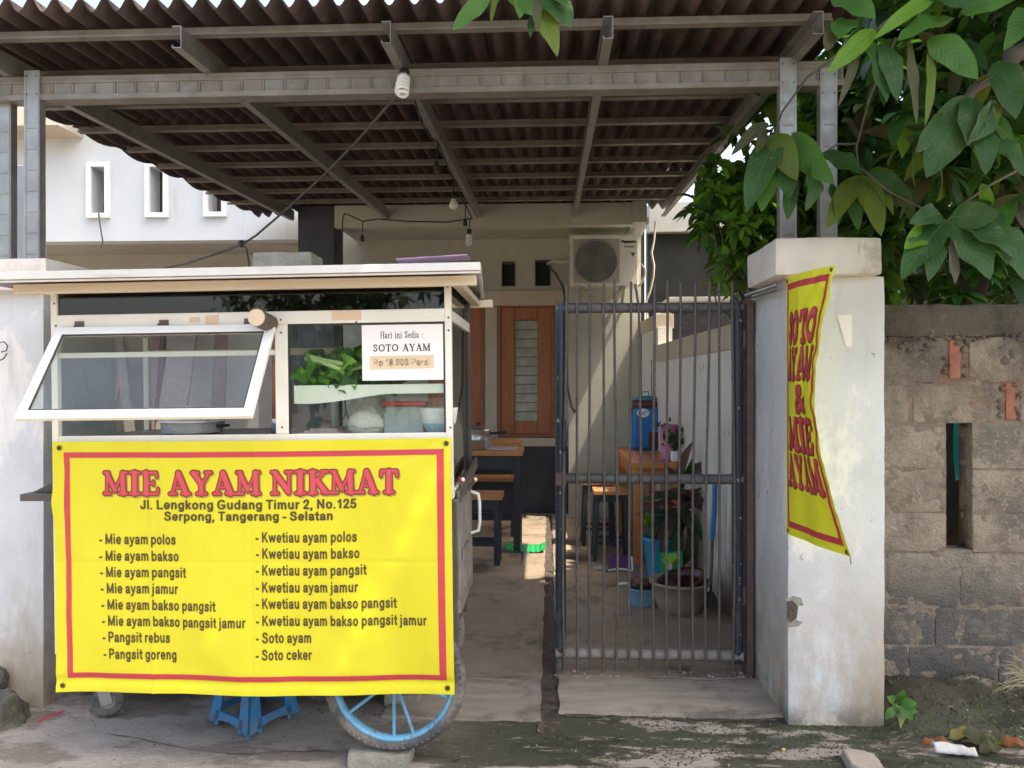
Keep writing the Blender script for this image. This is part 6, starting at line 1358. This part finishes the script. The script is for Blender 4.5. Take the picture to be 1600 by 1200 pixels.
for k in range(26):
    p = P(1612 + rw.uniform(-8, 20), 1052 + rw.uniform(-6, 26), 3.5); L2 = rw.uniform(.1, .24); d = Vector((-1, -.3, rw.uniform(-.1, .75))).normalized() * L2
    b.tube([p, p + d * .6 + Vector((0, 0, .01)), p + d + Vector((0, 0, -.01))], [.0016, .0014, .0006], 4)
tag(b.build('dry_grass', mat('straw', (.42, .36, .2), (.34, .29, .16), 20, .8)), 'tuft of dry straw coloured grass at the block wall', 'grass tuft')

# ================================================================== TREES
rt = random.Random(21); random.seed(9)
tree = thing('tree', (2.45, 4.75, 0), 'large leaved tree leaning over the block wall and gate', 'tree')
b = MB(); b.tube([(2.42, 4.75, -.05), (2.40, 4.7, 1.0), (2.44, 4.62, 2.0), (2.6, 4.5, 3.0), (2.7, 4.2, 4.2), (2.8, 3.8, 5.4)], [.13, .115, .10, .09, .075, .05], 14); b.build('trunk', M['bark'], tree)
limbs = [[(2.6, 4.5, 3.0), (2.5, 3.9, 3.1), (2.2, 3.3, 2.95), (1.95, 2.9, 2.75)], [(2.65, 4.4, 3.3), (2.0, 4.1, 3.5), (1.2, 3.7, 3.9), (.2, 3.2, 4.1)], [(2.44, 4.62, 2.1), (2.1, 4.4, 2.5), (1.75, 4.2, 2.75), (1.5, 4.0, 2.85)], [(2.7, 4.2, 4.2), (2.2, 3.2, 4.6), (1.4, 2.4, 4.7), (.4, 1.8, 4.6)], [(2.7, 4.3, 3.8), (3.2, 3.4, 4.0), (3.6, 2.6, 4.2)], [P(1640, 55, 3.2), P(1570, 105, 3.1), P(1530, 130, 3.1), P(1480, 200, 3.05)], [P(1640, 55, 3.2), (2.75, 3.9, 3.3), (2.65, 4.35, 3.5)], [(2.44, 4.62, 2.0), (2.7, 4.4, 2.6), (3.0, 4.2, 3.0)]]
for L2 in limbs:
    b = MB(); pts = []; L2 = [Vector(p) for p in L2]
    for i in range(len(L2) - 1):
        for k in range(5): pts.append(L2[i].lerp(L2[i + 1], k / 5) + Vector((rt.gauss(0, .012), rt.gauss(0, .012), rt.gauss(0, .012))))
    pts.append(L2[-1]); b.tube(pts, [.04 - .028 * i / len(pts) for i in range(len(pts))], 8); b.build('branch', M['bark'], tree)
# leaves seen singly
def hero(u0, v0, u1, v1, w_, Y, mi, curl=.07, fold=.22):
    a, c = P(u0, v0, Y + .04), P(u1, v1, Y - .05); leaf(b, a, c, w_ / 1200 * Y, (rt.gauss(0, .4), -1, rt.gauss(.35, .35)), mi, fold * rt.uniform(.4, 1.5), curl * rt.uniform(-.3, 1.8), 14, rt.uniform(0, .12), .16)
    n0 = len(b.v) - 45; mid = [b.v[n0 + 3 * i + 1] for i in range(15)]; e0 = [b.v[n0 + 3 * i] for i in range(15)]
    off = [((b.v[n0 + 3 * i] - mid[i]).cross(mid[min(i + 1, 14)] - mid[max(i - 1, 0)])) for i in range(15)]
    off = [(o_.normalized() if o_.length > 1e-9 else Vector((0, -1, 0))) for o_ in off]
    off = [o_ if o_.y < 0 else -o_ for o_ in off]
    sd = [(e0[i] - mid[i]).normalized() if (e0[i] - mid[i]).length > 1e-6 else Vector((1, 0, 0)) for i in range(15)]
    rv_ = []
    for i in range(15): k = .0016 * (1 - i / 16); rv_ += [mid[i] + sd[i] * k + off[i] * .0009, mid[i] - sd[i] * k + off[i] * .0009]
    b.add(rv_, [(2 * i, 2 * i + 1, 2 * i + 3, 2 * i + 2) for i in range(14)], 5, True)
b = MB()
for q in [(765, -8, 707, 38, 28, 1), (792, -14, 768, 32, 16, 2), (800, -18, 832, 16, 36, 1), (828, -10, 840, 47, 20, 4), (850, -12, 893, 36, 46, 0), (838, 14, 871, 82, 34, 2), (834, 24, 829, 58, 13, 0), (815, -20, 812, 24, 26, 1), (870, -20, 884, 8, 30, 1)]: hero(*q[:5], 2.5, q[5])
b.build('leaf_spray', LEAF, tree); b = MB()
for q in [(1215, 212, 1166, 328, 46, 0), (1204, 211, 1246, 272, 42, 2), (1238, 208, 1303, 287, 44, 1), (1268, 256, 1258, 323, 36, 0), (1200, 192, 1142, 241, 20, 4), (1190, 198, 1181, 233, 22, 4), (1225, 240, 1232, 306, 34, 0), (1240, 270, 1230, 340, 24, 0), (1205, 250, 1190, 330, 34, 1)]: hero(*q[:5], 3.15, q[5])
b.build('leaf_spray', LEAF, tree); b = MB()
for q in [(1343, 274, 1291, 356, 32, 2), (1344, 274, 1377, 360, 36, 2), (1284, 240, 1346, 268, 42, 0), (1330, 288, 1341, 352, 24, 0), (1350, 282, 1396, 328, 26, 2), (1355, 275, 1420, 300, 34, 0), (1300, 285, 1310, 345, 26, 0), (1380, 300, 1430, 318, 26, 4)]: hero(*q[:5], 3.3, q[5])
b.build('leaf_spray', LEAF, tree); b = MB()
for q in [(1462, -4, 1365, 52, 24, 3), (1368, 46, 1292, 112, 30, 3), (1490, 28, 1402, 52, 42, 1), (1452, 58, 1528, 122, 44, 1), (1300, -6, 1368, 28, 46, 1), (1325, 30, 1310, 55, 40, 1), (1360, 60, 1385, 158, 42, 0), (1420, 62, 1432, 178, 20, 4), (1450, 80, 1445, 190, 16, 2), (1380, 70, 1402, 150, 32, 0), (1340, 80, 1310, 160, 14, 4), (1300, 40, 1290, 75, 26, 4), (1450, -10, 1520, 14, 34, 0), (1500, 20, 1590, -6, 30, 1)]: hero(*q[:5], 2.7, q[5])
b.build('leaf_spray', LEAF, tree); b = MB()
for q in [(1516, 150, 1447, 266, 62, 0), (1516, 152, 1512, 226, 44, 0), (1535, 195, 1540, 268, 34, 0), (1555, 158, 1558, 185, 18, 2), (1556, 160, 1512, 222, 38, 0), (1560, 95, 1588, 176, 46, 0), (1606, 15, 1568, 72, 36, 1), (1540, 215, 1600, 268, 40, 0), (1480, 180, 1430, 230, 36, 0)]: hero(*q[:5], 2.9, q[5])
b.build('leaf_spray', LEAF, tree); b = MB()
for q in [(1474, 346, 1413, 386, 38, 3), (1478, 345, 1408, 435, 48, 0), (1482, 346, 1547, 434, 66, 0), (1486, 340, 1562, 328, 42, 0), (1480, 348, 1492, 438, 34, 4), (1470, 335, 1420, 345, 34, 0), (1500, 352, 1590, 400, 44, 0), (1560, 352, 1600, 430, 50, 0), (1470, 350, 1450, 430, 34, 0)]: hero(*q[:5], 3.05, q[5])
b.build('leaf_spray', LEAF, tree)
for pts in ([P(1210, 212, 3.19), P(1222, 175, 3.25), P(1262, 120, 3.3), P(1330, 70, 3.2)], [P(1343, 272, 3.34), P(1338, 230, 3.4), P(1360, 150, 3.3), P(1400, 60, 3.1)], [P(1285, 240, 3.34), P(1310, 225, 3.36), P(1340, 225, 3.4)], [P(1517, 150, 2.94), P(1530, 132, 3.0), P(1560, 112, 3.1)], [P(1480, 345, 3.09), P(1500, 322, 3.1), P(1545, 290, 3.1), P(1620, 250, 3.2)], [P(1462, -4, 2.74), P(1400, 20, 2.75), P(1368, 48, 2.74)], [P(832, 16, 2.54), P(825, -20, 2.56), P(830, -120, 2.7)], [P(770, 0, 2.54), P(800, -25, 2.56), P(828, -60, 2.6)], [P(1480, 345, 3.1), P(1390, 300, 3.2), P(1345, 262, 3.3)]):
    b = MB(); b.tube(pts, [.0035 + .001 * i for i in range(len(pts))], 6); b.build('twig', M['bark'], tree)
def whorl(mb, p, axis, L0, n, ns=5, wts=(.55, .25, .06, .02, .12), wr=.36):
    if p.y > 5.4 and -.5 < p.x - .47 * p.z < .16: return   # a gap in the tree lets the sun reach the courtyard
    axis = Vector(axis).normalized(); x = axis.orthogonal().normalized(); y = axis.cross(x)
    ph = rt.uniform(0, 6.28)
    for k in range(n):
        a = ph + 2.399 * k; sp = rt.uniform(.5, 1.25); d = (axis * math.cos(sp) + (x * math.cos(a) + y * math.sin(a)) * math.sin(sp)); d.z -= .35; d.normalize()
        L = L0 * rt.uniform(.65, 1.2); r = rt.random(); mi = 0
        for i, w_ in enumerate(wts):
            if r < w_: mi = i; break
            r -= w_
        up = Vector((rt.gauss(0, .25), rt.gauss(0, .25), 1)); leaf(mb, p, p + d * L, L * rt.uniform(wr * .8, wr * 1.2), up, mi, .2, .08, ns, rt.uniform(0, .25), .06)
b = MB(); cnt = 0
while cnt < 520:
    u = rt.uniform(1285, 1720); v = rt.uniform(-60, 470); Y = rt.uniform(3.95, 5.4)
    p = P(u, v, Y)
    if p.z < 1.95 or (u < 1330 and Y < 4.3): continue
    if 1380 < u < 1620 and v > 400 and rt.random() < .35: continue
    whorl(b, p, (rt.gauss(-.2, .6), rt.gauss(-.6, .5), rt.gauss(-.1, .5)), .18, rt.randint(5, 8), 5, (.5, .34, .07, .03, .06)); cnt += 1
for k in range(70):
    u = rt.uniform(1400, 1700); v = rt.uniform(-80, 330); whorl(b, P(u, v, rt.uniform(3.2, 3.9)), (rt.gauss(-.2, .6), rt.gauss(-.6, .5), rt.gauss(-.2, .5)), .20, rt.randint(5, 7))
for k in range(420):
    u = rt.uniform(1080, 1330); v = rt.uniform(110, 450)
    if v < 292 - (u - 1080) * 1.2 or u < 1080 + max(0, v - 330) * .5: continue
    whorl(b, P(u, v, rt.uniform(4.35, 5.35)), (rt.gauss(-.2, .6), rt.gauss(-.6, .5), rt.gauss(-.1, .5)), .15, rt.randint(5, 7), 5, (.2, .36, .2, .24, 0))  # extra lime and yellow leaves paint a sunlit look into this part
for k in range(700):
    u = rt.uniform(1090, 1800) if k < 420 else rt.uniform(1090, 1330); v = rt.uniform(-90, 470); Y = rt.uniform(5.4, 7.2); p = P(u, v, Y)
    if p.x < 1.5 or p.z < 1.9 or v < 470 - (u - 1085) * 1.6: continue
    whorl(b, p, (rt.gauss(-.2, .6), rt.gauss(-.6, .5), rt.gauss(-.1, .5)), .26, rt.randint(5, 8), 4)
b.build('crown', LEAF, tree)
b = MB(); cnt = 0   # upper crown spreading over the pavement
while cnt < 1150:
    x = rt.uniform(-1.4, 5.2); y = rt.uniform(1.75, 3.75); z = rt.uniform(3.5, 6.2)
    if z - 1.5 < .56 * y + .12: continue
    whorl(b, Vector((x, y, z)), (rt.gauss(0, .6), rt.gauss(-.2, .6), rt.gauss(.1, .5)), .25, rt.randint(6, 8), 3); cnt += 1
cnt = 0
while cnt < 420:   # the part that hangs over the gate pillar
    x = rt.uniform(1.7, 4.6); y = rt.uniform(2.2, 3.8); z = rt.uniform(3.6, 5.8)
    if z - 1.5 < .56 * y + .12: continue
    whorl(b, Vector((x, y, z)), (rt.gauss(0, .6), rt.gauss(-.2, .6), rt.gauss(.1, .5)), .25, rt.randint(6, 8), 3); cnt += 1
cnt = 0
while cnt < 400:   # crown beside the canopy, over the neighbour's side
    x = rt.uniform(1.7, 4.5); y = rt.uniform(3.6, 6.1); z = rt.uniform(2.9, 5.6)
    whorl(b, Vector((x, y, z)), (rt.gauss(0, .6), rt.gauss(-.2, .6), rt.gauss(.1, .5)), .25, rt.randint(6, 8), 3); cnt += 1
b.build('crown', LEAF, tree)
for o in tree.children:   # give each single leaf its own along/across coordinates for veins
    if not o.name.startswith('leaf_spray'): continue
    at = o.data.attributes.new('blade', 'FLOAT_VECTOR', 'POINT'); vals = []
    for i in range(len(o.data.vertices)):
        k = i % 75
        vals += [(k // 3) / 14, 0.0 if k % 3 == 1 else 1.0, 0.0] if k < 45 else [0.0, 0.0, 0.0]
    at.data.foreach_set('vector', vals)
# small-leaved shrub behind the boundary wall; its many lime leaves paint in sunlight
sh = thing('shrub', (1.5, 4.7, 0), 'bright small leaved shrub between the canopy edge and boundary wall', 'shrub')
b = MB(); tips = []
for k in range(26):
    t = P(rt.uniform(1095, 1175), rt.uniform(300, 425), rt.uniform(4.25, 4.6)); tips.append(t)
    b.tube([(1.5, 4.7, 0), (1.45 + rt.gauss(0, .04), 4.65, 1.5), t + Vector((.06, .05, -.25)), t], [.012, .01, .005, .003], 5)
b.build('stem', M['bark'], sh)
b = MB()
for t in tips:
    for k in range(3): whorl(b, t + Vector((rt.gauss(0, .07), rt.gauss(0, .07), rt.gauss(0, .07))), (rt.gauss(0, .5), rt.gauss(-.5, .5), rt.gauss(.3, .5)), .105, 7, 4, (.05, .25, .15, .55, 0), .45)
b.build('foliage', LEAF, sh)
# trees across the street, seen only as reflections in the cart glass
tm = MB()
for k in range(420):
    whorl(tm, Vector((rt.gauss(0, 1.3), rt.gauss(0, .8), rt.gauss(3.2, 1.1))), (rt.gauss(0, 1), rt.gauss(0, 1), rt.gauss(0, 1)), .5, 6, 2)
o0 = thing('street_tree', (-5.5, -14, 0), 'bushy green tree across the street', 'tree', 'trees across the street')
for v in tm.v: v += Vector((-5.5, -14, 0))
tm.build('crown', LEAF, o0); b = MB(); b.tube([(-5.5, -14, 0), (-5.45, -14, 1.5), (-5.5, -14, 3.2)], [.16, .12, .08], 10); b.build('trunk', M['bark'], o0)
for (x, y, rz, s) in ((-1.0, -15, 1.3, .95), (3.2, -14.3, 2.6, .85), (8, -15, 4.1, .95)):
    c = copy_tree(o0); c.location = (x, y, 0); c.rotation_euler.z = rz; c.scale = (s, s, s)
